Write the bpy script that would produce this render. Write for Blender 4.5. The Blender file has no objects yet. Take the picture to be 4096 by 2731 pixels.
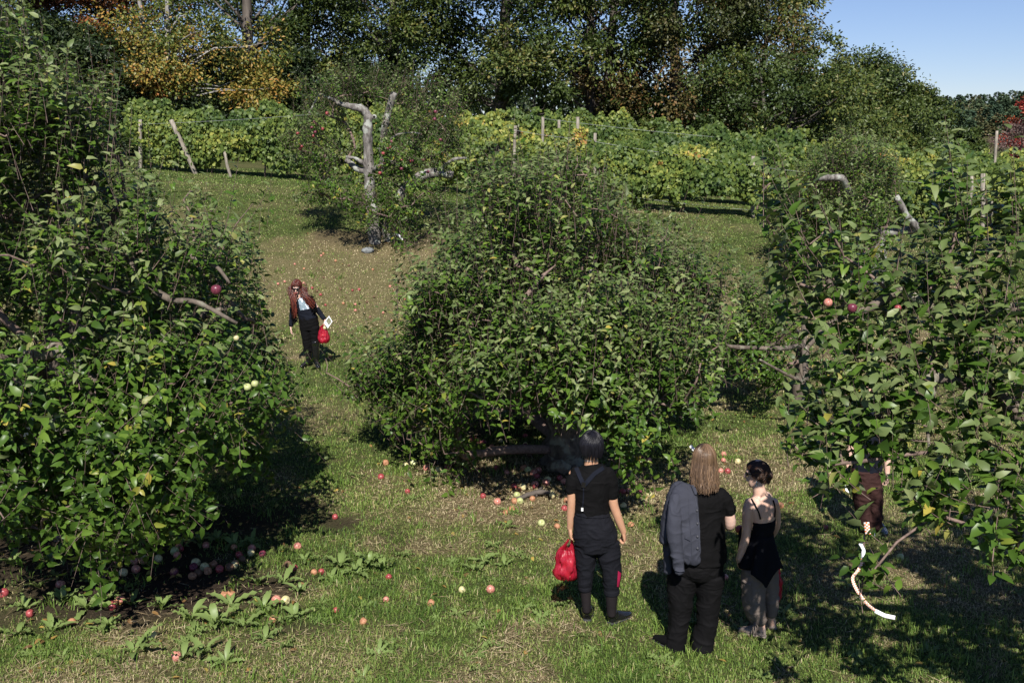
import bpy, math, random
import numpy as np
from mathutils import Vector
R = math.radians
rng = np.random.default_rng(7)
random.seed(7)
scene = bpy.context.scene
COL = scene.collection

# ---------------------------------------------------------------- camera, sky, sun, exposure
CAM_H = 4.2
F = 1024 * 35 / 36.0
PITCH = math.atan(201 / F)
CP, SP = math.cos(PITCH), math.sin(PITCH)
cam = bpy.data.cameras.new('camera')
cam.lens = 35; cam.sensor_width = 36; cam.clip_end = 5000; cam.clip_start = 0.1
camo = bpy.data.objects.new('camera', cam); COL.objects.link(camo)
camo.location = (0, 0, CAM_H); camo.rotation_euler = (R(90) - PITCH, 0, 0)
scene.camera = camo

SUN_EL, SUN_AZ = 45.0, 0.0       # sun stands straight behind the photographer
w = bpy.data.worlds.new('World'); scene.world = w; w.use_nodes = True
nt = w.node_tree
sky = nt.nodes.new('ShaderNodeTexSky'); sky.sky_type = 'NISHITA'; sky.sun_disc = False
sky.sun_elevation = R(SUN_EL); sky.sun_rotation = R(180 + SUN_AZ)
sky.air_density = 1.0; sky.dust_density = 0.0; sky.ozone_density = 3.0; sky.altitude = 300
tintn = nt.nodes.new('ShaderNodeMix'); tintn.data_type = 'RGBA'; tintn.blend_type = 'MULTIPLY'; tintn.inputs[0].default_value = 1; tintn.inputs[7].default_value = (.93, .94, 1.16, 1)
nt.links.new(sky.outputs[0], tintn.inputs[6]); nt.links.new(tintn.outputs[2], nt.nodes['Background'].inputs[0])
nt.nodes['Background'].inputs[1].default_value = 0.06
sl = bpy.data.lights.new('sun', 'SUN'); sl.energy = 5.0; sl.angle = R(0.5); sl.color = (1, 0.955, 0.88)
so = bpy.data.objects.new('sun', sl); COL.objects.link(so)
so.rotation_euler = (R(90 - SUN_EL), 0, R(SUN_AZ)); so.location = (0, -30, 40)
scene.view_settings.view_transform = 'Standard'; scene.view_settings.look = 'None'
scene.view_settings.exposure = 0.6; scene.view_settings.gamma = 1.0
scene.view_settings.use_curve_mapping = False
scene.cycles.max_bounces = 6; scene.cycles.diffuse_bounces = 2; scene.cycles.glossy_bounces = 2
scene.cycles.transmission_bounces = 3; scene.cycles.transparent_max_bounces = 8
scene.cycles.caustics_reflective = False; scene.cycles.caustics_refractive = False

# ---------------------------------------------------------------- helpers: pixel <-> place, noise, terrain
def ray(px, py):
    u = (px - 512) / F; v = (341 - py) / F
    return np.array([u, CP + v * SP, -SP + v * CP])
def at(px, py, d):                     # 1024-wide picture -> point at forward distance d
    r = ray(px, py); return r / r[1] * d + np.array([0, 0, CAM_H])
def A(X, Y, d): return at(X / 4.0, Y / 4.0, d)          # 4096-wide
def B(X, Y, d): return at(X / 2.296875, Y / 2.296875, d)  # 2352-wide
def proj(p):
    p = np.atleast_2d(p); q = p - np.array([0, 0, CAM_H])
    zf = q[:, 1] * CP - q[:, 2] * SP; up = q[:, 1] * SP + q[:, 2] * CP
    zf = np.where(zf < 0.05, 0.05, zf)
    return 512 + F * q[:, 0] / zf, 341 - F * up / zf
def sstep(a, b, x):
    t = np.clip((np.asarray(x, float) - a) / (b - a), 0, 1); return t * t * (3 - 2 * t)
def _h(i, j, k):
    n = (i * 374761393 + j * 668265263 + k * 1274126177) & 0xffffffff
    n = ((n ^ (n >> 13)) * 1274126177) & 0xffffffff
    return ((n ^ (n >> 16)) & 0xffff) / 65535.0
def noise3(p):
    p = np.asarray(p, float); i = np.floor(p).astype(np.int64); f = p - i; f = f * f * (3 - 2 * f)
    r = 0
    for a in (0, 1):
        for b in (0, 1):
            for c in (0, 1):
                wgt = (f[:, 0] if a else 1 - f[:, 0]) * (f[:, 1] if b else 1 - f[:, 1]) * (f[:, 2] if c else 1 - f[:, 2])
                r = r + wgt * _h(i[:, 0] + a, i[:, 1] + b, i[:, 2] + c)
    return r
def fbm(p, o=3):
    s = 0; a = .5; p = np.asarray(p, float)
    for k in range(o):
        s = s + a * noise3(p * 2 ** k + 17.3 * k); a *= .5
    return s / (1 - .5 ** o)
KD = [-60, 15.5, 18.5, 20, 22, 25, 29, 34, 40, 50, 75, 140, 260]
KZ = [0, 0, .05, .25, .8, 1.65, 2.35, 2.5, 2.65, 2.8, 2.6, 0, -1]
_dd = np.linspace(-60, 300, 3601); _zz = np.interp(_dd, KD, KZ)
_k = np.exp(-0.5 * (np.arange(-30, 31) / 9.0) ** 2); _k /= _k.sum()
_zz = np.convolve(np.pad(_zz, 30, mode='edge'), _k, mode='valid')
def gz(x, y):
    x = np.asarray(x, float); y = np.asarray(y, float)
    z = np.interp(y, _dd, _zz)
    z = z - 0.06 * np.clip(x, -14, 22) * sstep(19, 30, y) * (1 - sstep(60, 130, y))
    z = z + 21 * np.exp(-((x - 300) / 230) ** 2 - ((y - 480) / 140) ** 2)
    near = (1 - sstep(40, 60, y))
    p = np.stack([x.ravel(), y.ravel(), 0 * x.ravel()], 1)
    bump = (noise3(p * 1.3) - .5) * .05 + (noise3(p * 4) - .5) * .02
    return z + bump.reshape(x.shape) * near
def G(px, py):                          # 1024-wide pixel -> ground point
    r = ray(px, py); r = r / r[1]
    d = np.linspace(3, 60, 5701); z = CAM_H + r[2] * d; h = gz(r[0] * d, d)
    k = np.argmax(z <= h)
    return np.array([r[0] * d[k], d[k], h[k]])
def GB(X, Y): return G(X / 2.296875, Y / 2.296875)
def GA(X, Y): return G(X / 4.0, Y / 4.0)
def nrm(v): return v / np.maximum(np.linalg.norm(v, axis=-1, keepdims=True), 1e-9)

# ---------------------------------------------------------------- helpers: meshes
class Geo:
    def __init__(s): s.V = []; s.Q = []; s.T = []; s.n = 0; s.at = []
    def add(s, V, quads=None, tris=None, tint=None):
        V = np.asarray(V, float).reshape(-1, 3)
        if quads is not None and len(quads): s.Q.append(np.asarray(quads, np.int64).reshape(-1, 4) + s.n)
        if tris is not None and len(tris): s.T.append(np.asarray(tris, np.int64).reshape(-1, 3) + s.n)
        s.V.append(V); s.at.append(np.full(len(V), .5) if tint is None else np.asarray(tint, float).reshape(-1)); s.n += len(V)
    def arrays(s):
        V = np.concatenate(s.V) if s.V else np.zeros((0, 3))
        Q = np.concatenate(s.Q) if s.Q else np.zeros((0, 4), np.int64)
        T = np.concatenate(s.T) if s.T else np.zeros((0, 3), np.int64)
        return V, Q, T, (np.concatenate(s.at) if s.at else np.zeros(0))
def mesh(name, V, Q, T, tint=None, smooth=True):
    me = bpy.data.meshes.new(name)
    nq, ntr = len(Q), len(T)
    me.vertices.add(len(V)); me.vertices.foreach_set('co', np.ascontiguousarray(V, np.float32).ravel())
    me.loops.add(nq * 4 + ntr * 3)
    me.loops.foreach_set('vertex_index', np.concatenate([Q.ravel(), T.ravel()]).astype(np.int32))
    me.polygons.add(nq + ntr)
    st = np.concatenate([np.arange(nq) * 4, nq * 4 + np.arange(ntr) * 3]).astype(np.int32)
    me.polygons.foreach_set('loop_start', st)
    me.polygons.foreach_set('use_smooth', np.full(nq + ntr, smooth, bool))
    if tint is not None:
        a = me.attributes.new('tint', 'FLOAT', 'POINT'); a.data.foreach_set('value', np.ascontiguousarray(tint, np.float32))
    me.update(calc_edges=True)
    return me
def tag(o, label=None, cat=None, group=None, kind=None):
    if label: o['label'] = label
    if cat: o['category'] = cat
    if group: o['group'] = group
    if kind: o['kind'] = kind
    return o
def empty(name, loc, label=None, cat=None, group=None):
    o = bpy.data.objects.new(name, None); COL.objects.link(o); o.location = tuple(loc); o.empty_display_size = .2
    return tag(o, label, cat, group)
def org(o):
    v = np.array(o.location, float)
    return v if o.parent is None else v + org(o.parent)
def place(name, me, mat, parent=None, loc=(0, 0, 0)):
    o = bpy.data.objects.new(name, me); COL.objects.link(o)
    if mat is not None:
        for m in (mat if isinstance(mat, (list, tuple)) else [mat]): me.materials.append(m)
    o.location = tuple(loc)
    if parent is not None: o.parent = parent
    return o
def build(name, geo, mat, parent=None, loc=None, smooth=True):
    """geo is in world space; the object's origin goes to loc (or to its parent's origin)"""
    V, Q, T, t = geo.arrays()
    o0 = org(parent) if parent is not None else np.array(loc if loc is not None else (0, 0, 0), float)
    return place(name, mesh(name, V - o0, Q, T, t, smooth), mat, parent, (0, 0, 0) if parent is not None else o0)

def tube(g, pts, rad, sides=8, cap=True, tint=.5):
    pts = np.asarray(pts, float); n = len(pts); rad = np.broadcast_to(np.asarray(rad, float), (n,))
    t = nrm(np.gradient(pts, axis=0)); ref = np.array([0, 0, 1.0]) if abs(t[0][2]) < .9 else np.array([1.0, 0, 0])
    a = nrm(np.cross(t, ref))
    for i in range(1, n):
        v = a[i - 1] - t[i] * np.dot(a[i - 1], t[i]); a[i] = v / max(np.linalg.norm(v), 1e-9)
    b = np.cross(t, a)
    th = np.arange(sides) / sides * 2 * np.pi
    V = pts[:, None] + (a[:, None] * np.cos(th)[None, :, None] + b[:, None] * np.sin(th)[None, :, None]) * rad[:, None, None]
    i = np.arange(n - 1)[:, None] * sides; k = np.arange(sides)[None]; k2 = (k + 1) % sides
    Q = np.stack([i + k, i + k2, i + sides + k2, i + sides + k], -1).reshape(-1, 4)
    V = V.reshape(-1, 3); T = []
    if cap:
        c0, c1 = len(V), len(V) + 1
        V = np.concatenate([V, pts[:1], pts[-1:]])
        for q in range(sides):
            T.append((c0, (q + 1) % sides, q)); T.append((c1, (n - 1) * sides + q, (n - 1) * sides + (q + 1) % sides))
    g.add(V, Q, T, np.full(len(V), tint))
def tubes3(g, P, rad):
    """many thin three-sided twigs at once: P (N,K,3), rad (N,K)"""
    N, K, _ = P.shape
    t = nrm(np.gradient(P, axis=1)); ref = np.tile(np.array([.31, .83, .46]), (N, K, 1))
    a = nrm(np.cross(t, ref)); b = np.cross(t, a)
    th = np.arange(3) / 3 * 2 * np.pi
    V = P[:, :, None] + (a[:, :, None] * np.cos(th)[:, None] + b[:, :, None] * np.sin(th)[:, None]) * rad[:, :, None, None]
    base = (np.arange(N) * K * 3)[:, None, None] + (np.arange(K - 1) * 3)[None, :, None]; k = np.arange(3)[None, None]; k2 = (k + 1) % 3
    Q = np.stack([base + k, base + k2, base + 3 + k2, base + 3 + k], -1).reshape(-1, 4)
    g.add(V.reshape(-1, 3), Q)
LT = np.array([[0, 0], [.24, -.41], [.24, 0], [.24, .41], [.64, -.34], [.64, 0], [.64, .34], [1, 0]])
LQ = np.array([[1, 2, 5, 4], [2, 3, 6, 5]])
LTr = np.array([[0, 2, 1], [0, 3, 2], [4, 5, 7], [5, 6, 7]])
def leaves(g, P, ax, nm, L, W, tint, droop=.35, fold=.18):
    """batch of curved, folded leaves; ax = leaf axis, nm = upper side"""
    N = len(P); ax = nrm(ax); nm = nrm(nm - ax * np.sum(nm * ax, 1, keepdims=True)); sd = np.cross(ax, nm)
    L = np.broadcast_to(L, (N,)); W = np.broadcast_to(W, (N,))
    dr = droop * (0.5 + rng.random(N)); fo = fold * (0.3 + 1.9 * rng.random(N)); tw = (rng.random(N) - .5) * .5
    t, s = LT[:, 0], LT[:, 1]
    up = -dr[:, None] * L[:, None] * (t ** 2)[None] + fo[:, None] * W[:, None] * np.abs(s)[None] * 1.6 + tw[:, None] * W[:, None] * (s * t)[None]
    al = L[:, None] * (t[None] - .25 * dr[:, None] ** 2 * (t ** 3)[None])
    V = P[:, None] + ax[:, None] * al[..., None] + sd[:, None] * (W[:, None] * s[None] * 1.15)[..., None] + nm[:, None] * up[..., None]
    off = (np.arange(N) * 8)[:, None, None]
    g.add(V.reshape(-1, 3), (LQ[None] + off).reshape(-1, 4), (LTr[None] + off).reshape(-1, 3), np.repeat(tint, 8))
def chips(g, P, ax, nm, L, W, tint):
    """batch of simple folded two-face leaves for far foliage"""
    N = len(P); ax = nrm(ax); nm = nrm(nm - ax * np.sum(nm * ax, 1, keepdims=True)); sd = np.cross(ax, nm)
    L = np.broadcast_to(L, (N,))[:, None]; W = np.broadcast_to(W, (N,))[:, None]
    f = (rng.random((N, 1)) * .5)
    V = np.stack([P, P + ax * L * .5 + sd * W * .5 + nm * W * f, P + ax * L, P + ax * L * .5 - sd * W * .5 + nm * W * f], 1)
    o = (np.arange(N) * 4)[:, None]
    T = np.concatenate([np.array([[0, 1, 2]]) + o, np.array([[0, 2, 3]]) + o])
    g.add(V.reshape(-1, 3), None, T, np.repeat(tint, 4))
def rdir(n):
    return nrm(rng.normal(size=(n, 3)))

# ---------------------------------------------------------------- materials
def mat(name):
    m = bpy.data.materials.new(name); m.use_nodes = True
    return m, m.node_tree, m.node_tree.nodes['Principled BSDF']
def ramp(nt, stops):
    r = nt.nodes.new('ShaderNodeValToRGB'); e = r.color_ramp.elements
    while len(e) < len(stops): e.new(.5)
    for k, (p, c) in enumerate(stops): e[k].position = p; e[k].color = (*c, 1)
    return r
def ntex(nt, scale, detail=4, coord='Object', rough=.55, stretch=None):
    tc = nt.nodes.new('ShaderNodeTexCoord'); n = nt.nodes.new('ShaderNodeTexNoise')
    n.inputs['Scale'].default_value = scale; n.inputs['Detail'].default_value = detail; n.inputs['Roughness'].default_value = rough
    if stretch:
        mp = nt.nodes.new('ShaderNodeMapping'); mp.inputs['Scale'].default_value = stretch
        nt.links.new(tc.outputs[coord], mp.inputs[0]); nt.links.new(mp.outputs[0], n.inputs['Vector'])
    else: nt.links.new(tc.outputs[coord], n.inputs['Vector'])
    return n
def bump(nt, src, b, strength=.5, dist=.01):
    n = nt.nodes.new('ShaderNodeBump'); n.inputs['Strength'].default_value = strength; n.inputs['Distance'].default_value = dist
    nt.links.new(src, n.inputs['Height']); nt.links.new(n.outputs[0], b.inputs['Normal']); return n
def leaf_mat(name, stops, under, rough=.42, trans=.22, tcol=None, spec=.45):
    m, nt, b = mat(name); L = nt.links
    a = nt.nodes.new('ShaderNodeAttribute'); a.attribute_name = 'tint'
    r = ramp(nt, stops); L.new(a.outputs['Fac'], r.inputs[0])
    geo = nt.nodes.new('ShaderNodeNewGeometry'); mx = nt.nodes.new('ShaderNodeMix'); mx.data_type = 'RGBA'
    L.new(geo.outputs['Backfacing'], mx.inputs[0]); L.new(r.outputs[0], mx.inputs[6])
    if under is None: L.new(r.outputs[0], mx.inputs[7])
    else: mx.inputs[7].default_value = (*under, 1)
    L.new(mx.outputs[2], b.inputs['Base Color'])
    b.inputs['Roughness'].default_value = rough; b.inputs['Specular IOR Level'].default_value = spec
    t = nt.nodes.new('ShaderNodeBsdfTranslucent')
    if tcol: t.inputs[0].default_value = (*tcol, 1)
    else: L.new(r.outputs[0], t.inputs[0])
    ms = nt.nodes.new('ShaderNodeMixShader'); ms.inputs[0].default_value = trans
    L.new(b.outputs[0], ms.inputs[1]); L.new(t.outputs[0], ms.inputs[2])
    L.new(ms.outputs[0], nt.nodes['Material Output'].inputs[0]); return m
def bark_mat(name, c1, c2, scale=9, lich=None):
    m, nt, b = mat(name); L = nt.links
    n = ntex(nt, scale, 6, stretch=(1, 1, .28)); r = ramp(nt, [(.3, c1), (.68, c2)]); L.new(n.outputs[0], r.inputs[0])
    src = r.outputs[0]
    if lich:
        n2 = ntex(nt, 5.5, 5); r2 = ramp(nt, [(.54, (0, 0, 0)), (.62, (1, 1, 1))]); L.new(n2.outputs[0], r2.inputs[0])
        mx = nt.nodes.new('ShaderNodeMix'); mx.data_type = 'RGBA'; L.new(r2.outputs[0], mx.inputs[0]); L.new(src, mx.inputs[6]); mx.inputs[7].default_value = (*lich, 1); src = mx.outputs[2]
    L.new(src, b.inputs['Base Color']); b.inputs['Roughness'].default_value = .9
    bump(nt, n.outputs[0], b, .9, .02); return m
def plain(name, c, rough=.7, spec=.3, noise=None, amt=.25, bumps=0, bscale=200):
    m, nt, b = mat(name); L = nt.links
    if noise:
        n = ntex(nt, noise, 4); r = ramp(nt, [(.3, tuple(v * (1 - amt) for v in c)), (.7, tuple(min(1, v * (1 + amt)) for v in c))])
        L.new(n.outputs[0], r.inputs[0]); L.new(r.outputs[0], b.inputs['Base Color'])
    else: b.inputs['Base Color'].default_value = (*c, 1)
    b.inputs['Roughness'].default_value = rough; b.inputs['Specular IOR Level'].default_value = spec
    if bumps: bump(nt, ntex(nt, bscale, 3).outputs[0], b, bumps, .004)
    return m
M = {}
M['apple_leaf'] = leaf_mat('apple leaf', [(0, (.022, .046, .008)), (.5, (.060, .118, .017)), (.86, (.115, .185, .028)), (.96, (.19, .21, .035)), (1, (.36, .30, .06))], (.15, .19, .08), .36, .22, (.10, .18, .02), .20)
M['sprout_leaf'] = leaf_mat('sprout leaf', [(0, (.050, .075, .022)), (.5, (.115, .158, .050)), (.9, (.215, .25, .105)), (1, (.27, .26, .07))], (.20, .235, .13), .46, .18, (.10, .16, .03), .28)
M['twig'] = plain('twig bark', (.17, .12, .10), .8, .2, 30, .4)
M['bark_old'] = bark_mat('old apple bark', (.04, .034, .03), (.235, .215, .195), 18, (.31, .32, .285))
M['bark_apple'] = bark_mat('apple bark', (.045, .034, .026), (.17, .135, .105), 14, (.22, .21, .16))
M['bark_forest'] = bark_mat('forest bark', (.045, .036, .03), (.12, .10, .085), 5)
M['bark_grey'] = bark_mat('maple bark', (.13, .12, .11), (.36, .34, .32), 3)
M['wood'] = bark_mat('weathered wood', (.13, .11, .088), (.33, .29, .235), 14)
M['wire'] = plain('wire metal', (.30, .31, .32), .35, .6)
# ---------------------------------------------------------------- ground: one sheet to the horizon, with dry and bare patches
# colour zones: (x, y, rx, ry, amount)  +: dry straw   bare: dark soil
def _z(X, Y, rx, ry, s): p = GB(X, Y); return (p[0], p[1], rx, ry, s)
STRAW = [_z(1290, 1120, 2.1, 1.5, 1.0), _z(1240, 1180, 1.3, .8, .5), _z(800, 660, 4.0, 2.6, .62), _z(700, 770, 2.2, 2.2, .3), _z(690, 960, 1.5, 1.0, .5), _z(950, 1150, 1.3, .8, .4),
         _z(1690, 700, 1.6, 2.0, .7), _z(1720, 1090, 1.6, .9, .8), _z(1950, 800, 3.5, 2.0, .8), _z(1430, 480, 2.0, 1.0, .7), _z(880, 560, 3.0, 1.3, .8),
         _z(2200, 930, 2.0, 1.6, .4), _z(2000, 1180, .9, .4, .5), _z(700, 1500, 1.4, .6, .4), _z(450, 830, 2.5, 2, .5), _z(60, 1350, 1.2, .7, .4), _z(200, 1540, .8, .3, .5), _z(600, 430, 4, 1.2, .3)]
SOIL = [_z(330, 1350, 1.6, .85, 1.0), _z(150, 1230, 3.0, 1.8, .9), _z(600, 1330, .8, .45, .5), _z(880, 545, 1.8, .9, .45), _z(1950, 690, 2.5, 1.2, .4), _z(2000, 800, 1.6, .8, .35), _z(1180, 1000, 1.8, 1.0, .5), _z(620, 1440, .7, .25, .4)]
def zval(x, y, Z):
    s = np.zeros_like(x)
    p = np.stack([x, y, 0 * x], 1); wob = 1 + (fbm(p * 1.7, 3) - .5) * 1.1
    for (cx, cy, rx, ry, a) in Z:
        r = np.hypot((x - cx) / rx, (y - cy) / ry) * wob
        s = np.maximum(s, a * (1 - sstep(.55, 1.15, r)))
    return s
def dryness(x, y):
    p = np.stack([x, y, 0 * x + 3.3], 1)
    base = sstep(.42, .70, fbm(p * .9, 4)) * .55 + sstep(.5, .72, fbm(p * 4.1 + 9, 3)) * .45
    far = sstep(22, 30, y)
    return np.clip(np.maximum(zval(x, y, STRAW), base * (1 - .55 * far)), 0, 1)
xs = np.unique(np.concatenate([np.linspace(-2500, -120, 25), np.linspace(-120, -30, 31), np.arange(-30, 30.01, .16), np.linspace(30, 120, 31), np.linspace(120, 700, 60), np.linspace(700, 2500, 12)]))
ys = np.unique(np.concatenate([np.linspace(-600, -20, 20), np.linspace(-20, 3, 24), np.arange(3, 44.01, .16), np.linspace(44, 150, 54), np.linspace(150, 800, 70), np.linspace(800, 3500, 20)]))
GX, GY = np.meshgrid(xs, ys); GZ = gz(GX, GY)
V = np.stack([GX.ravel(), GY.ravel(), GZ.ravel()], 1); nx, ny = len(xs), len(ys)
ii = (np.arange(ny - 1)[:, None] * nx + np.arange(nx - 1)[None]).ravel()
Q = np.stack([ii, ii + 1, ii + nx + 1, ii + nx], 1)
me = mesh('ground', V, Q, np.zeros((0, 3), np.int64), dryness(V[:, 0], V[:, 1]))
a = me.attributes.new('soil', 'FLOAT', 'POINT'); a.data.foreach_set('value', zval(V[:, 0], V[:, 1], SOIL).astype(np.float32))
m, nt, b = mat('orchard floor'); L = nt.links
at1 = nt.nodes.new('ShaderNodeAttribute'); at1.attribute_name = 'tint'; at2 = nt.nodes.new('ShaderNodeAttribute'); at2.attribute_name = 'soil'
n1 = ntex(nt, 38, 6, rough=.75); n2 = ntex(nt, 9, 5, rough=.7)
rg = ramp(nt, [(.3, (.022, .036, .010)), (.55, (.06, .075, .022)), (.75, (.12, .115, .05))]); L.new(n1.outputs[0], rg.inputs[0])
rs = ramp(nt, [(.30, (.045, .034, .018)), (.5, (.15, .115, .06)), (.72, (.33, .265, .16))]); L.new(n1.outputs[0], rs.inputs[0])
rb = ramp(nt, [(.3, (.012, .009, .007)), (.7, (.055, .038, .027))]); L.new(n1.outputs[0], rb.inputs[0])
ma = nt.nodes.new('ShaderNodeMath'); ma.operation = 'MULTIPLY_ADD'; L.new(n2.outputs[0], ma.inputs[0]); ma.inputs[1].default_value = .9; ma.inputs[2].default_value = -.45
mb = nt.nodes.new('ShaderNodeMath'); mb.operation = 'ADD'; mb.use_clamp = True; L.new(ma.outputs[0], mb.inputs[0]); L.new(at1.outputs['Fac'], mb.inputs[1])
mx = nt.nodes.new('ShaderNodeMix'); mx.data_type = 'RGBA'; L.new(mb.outputs[0], mx.inputs[0]); L.new(rg.outputs[0], mx.inputs[6]); L.new(rs.outputs[0], mx.inputs[7])
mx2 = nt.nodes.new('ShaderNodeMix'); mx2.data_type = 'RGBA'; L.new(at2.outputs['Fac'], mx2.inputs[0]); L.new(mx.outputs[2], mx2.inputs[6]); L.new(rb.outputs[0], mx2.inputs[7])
L.new(mx2.outputs[2], b.inputs['Base Color']); b.inputs['Roughness'].default_value = 1; b.inputs['Specular IOR Level'].default_value = .1
bump(nt, n1.outputs[0], b, .8, .03)
tag(place('ground', me, m), kind='structure')

# ---------------------------------------------------------------- grass and straw (uncountable)
M['grass'] = leaf_mat('grass blades', [(0, (.050, .100, .016)), (.3, (.13, .215, .036)), (.55, (.24, .31, .072)), (.7, (.36, .32, .14)), (1, (.56, .47, .29))], None, .55, .25, None, .3)
def scatter(n, d0, d1, m=1.0, p=1.0):
    """points on the orchard floor the picture can see, thinning with distance"""
    d = d0 * (d1 / d0) ** (rng.random(n) ** p); x = (rng.random(n) * 2 - 1) * (.545 * d + m); return x, d
def blades(g, x, y, L, W, tint, flat):
    n = len(x); z = gz(x, y); P = np.stack([x, y, z], 1)
    az = rng.random(n) * 2 * np.pi; h = np.stack([np.cos(az), np.sin(az), 0 * az], 1); s = np.stack([-np.sin(az), np.cos(az), 0 * az], 1)
    lean = flat; up = np.array([0, 0, 1.0])
    v1 = P + h * (L * .35 * lean)[:, None] + up * (L * .5 * np.sqrt(np.clip(1 - (lean * .6) ** 2, .02, 1)))[:, None]
    v2 = P + h * (L * lean)[:, None] + up * (L * (1 - .75 * lean ** 1.5) * .95)[:, None]
    V = np.stack([P - s * W[:, None], P + s * W[:, None], v1 + s * (W * .8)[:, None], v1 - s * (W * .8)[:, None], v2], 1)
    o = (np.arange(n) * 5)[:, None]
    g.add(V.reshape(-1, 3), np.array([[0, 1, 2, 3]]) + o, np.array([[3, 2, 4]]) + o, np.repeat(tint, 5))
g = Geo()
for (n, d0, d1, wd) in ((230000, 5.8, 11, .0030), (230000, 11, 19, .0042), (260000, 19, 37, .0075)):
    x, y = scatter(n, d0, d1)
    dr = dryness(x, y); so_ = zval(x, y, SOIL)
    p = np.stack([x, y, 0 * x + 8.1], 1); cl = fbm(p * 2.6, 3); hi = sstep(.5, .75, fbm(p * 1.1 + 40, 3))
    keep = rng.random(n) > np.clip(so_ * 1.15 + dr * .40 - .1 + (cl < .42) * .35, 0, .97)
    x, y, dr, hi = x[keep], y[keep], dr[keep], hi[keep]; k = len(x)
    L_ = (.020 + .042 * rng.random(k) ** 1.4) * (1 + .7 * hi) * (1 - .25 * dr)
    t = np.clip(rng.random(k) * .5 + dr * .75 * (rng.random(k) > .22) + (rng.random(k) > .93) * .4 + (.5 - hi) * .12, 0, 1)
    blades(g, x, y, L_, np.full(k, wd) * (.7 + .6 * rng.random(k)), t, .35 + .60 * rng.random(k))
tag(build('grass', g, M['grass'], smooth=False), 'short mown grass mixed with dry yellow blades over the orchard floor', 'grass', kind='stuff')
g = Geo()
M['straw'] = leaf_mat('dry straw', [(0, (.10, .07, .04)), (.5, (.23, .17, .095)), (1, (.42, .34, .22))], None, .7, .1, None, .25)
x, y = scatter(230000, 6, 30)
dr = dryness(x, y) * (1 - .75 * zval(x, y, SOIL)); keep = rng.random(len(x)) < dr ** 1.3 * .9 * (1 - .8 * sstep(14, 18, y)); x, y = x[keep], y[keep]; k = len(x)
z = gz(x, y) + .006 + .018 * rng.random(k); az = rng.random(k) * 2 * np.pi
ax = nrm(np.stack([np.cos(az), np.sin(az), (rng.random(k) - .35) * .5], 1)); nm = nrm(np.stack([rng.normal(size=k) * .4, rng.normal(size=k) * .4, np.ones(k)], 1))
chips(g, np.stack([x, y, z], 1), ax, nm, .04 + .12 * rng.random(k), np.where(y < 12, .006, .007), rng.random(k) * np.clip(1.25 - y * .035, .45, 1))
tag(build('straw', g, M['straw'], smooth=False), 'dry cut straw and dead grass stems lying in the brown patches', 'straw', kind='stuff')

# ---------------------------------------------------------------- far wooded hill
g = Geo()
n = 0; C_ = []
while len(C_) < 900:
    x_ = 110 + rng.random() * 420; y_ = 340 + rng.random() * 150
    if x_ / y_ > .30: C_.append((x_, y_, float(gz(x_, y_)), 4.5 + 4.0 * rng.random(), rng.random()))
for (x_, y_, z_, h_, c_) in C_:
    k = 200; t = rng.random(k) ** .75; r_ = (1 - t) ** .7 * h_ * (.28 if c_ < .6 else .40) * (.75 + .5 * rng.random(k)); az = rng.random(k) * 6.283
    P = np.stack([x_ + np.cos(az) * r_, y_ + np.sin(az) * r_, z_ + h_ * (.08 + .92 * t)], 1)
    ax = nrm(np.stack([np.cos(az), np.sin(az), rng.normal(size=k) * .3], 1)); nm = rdir(k) * .5 + np.array([0, -.3, 1])
    chips(g, P, ax, nm, 1.3, .95, np.clip(c_ * .8 + rng.random(k) * .25, 0, 1))
M['hazed_leaf'] = leaf_mat('haze tinted wood leaf', [(0, (.040, .070, .048)), (.55, (.058, .092, .052)), (.8, (.085, .11, .052)), (1, (.14, .11, .055))], None, .8, .15, None, .1)  # bluish cast of distant haze is mixed into these leaf colours
tag(build('far_woods', g, M['hazed_leaf']), 'far hillside wood of dark pines below the pale sky at right', 'woods', kind='stuff')

# ---------------------------------------------------------------- background trees
Z0 = np.array([0, 0, 1.])
def lf(name, stops): M[name] = leaf_mat(name + ' leaf', stops, None, .45, .25, None, .35)
lf('oak', [(0, (.022, .040, .009)), (.5, (.050, .078, .016)), (.85, (.10, .13, .027)), (1, (.17, .15, .038))])
lf('oak_light', [(0, (.032, .054, .013)), (.5, (.066, .096, .022)), (.85, (.115, .14, .034)), (1, (.19, .16, .045))])
lf('oak_brown', [(0, (.030, .042, .012)), (.45, (.062, .070, .020)), (.75, (.12, .085, .030)), (1, (.22, .115, .042))])
lf('maple', [(0, (.045, .080, .017)), (.4, (.105, .135, .026)), (.68, (.25, .20, .04)), (.88, (.37, .21, .045)), (1, (.36, .14, .045))])
lf('rust', [(0, (.08, .042, .018)), (.5, (.17, .07, .026)), (1, (.33, .12, .04))])
lf('red', [(0, (.16, .02, .015)), (.5, (.32, .035, .025)), (1, (.42, .12, .03))])
lf('mauve', [(0, (.07, .045, .04)), (1, (.20, .13, .11))])
lf('dark', [(0, (.012, .024, .009)), (.6, (.028, .048, .014)), (1, (.06, .075, .02))])
def curve(p0, p1, sag, n=6, wob=.0):
    p0 = np.asarray(p0, float); p1 = np.asarray(p1, float); t = np.linspace(0, 1, n)[:, None]
    p = p0 + (p1 - p0) * t; p[:, 2] += (4 * sag * t * (1 - t))[:, 0]
    if wob: p[1:-1] += rng.normal(size=(n - 2, 3)) * wob
    return p
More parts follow.
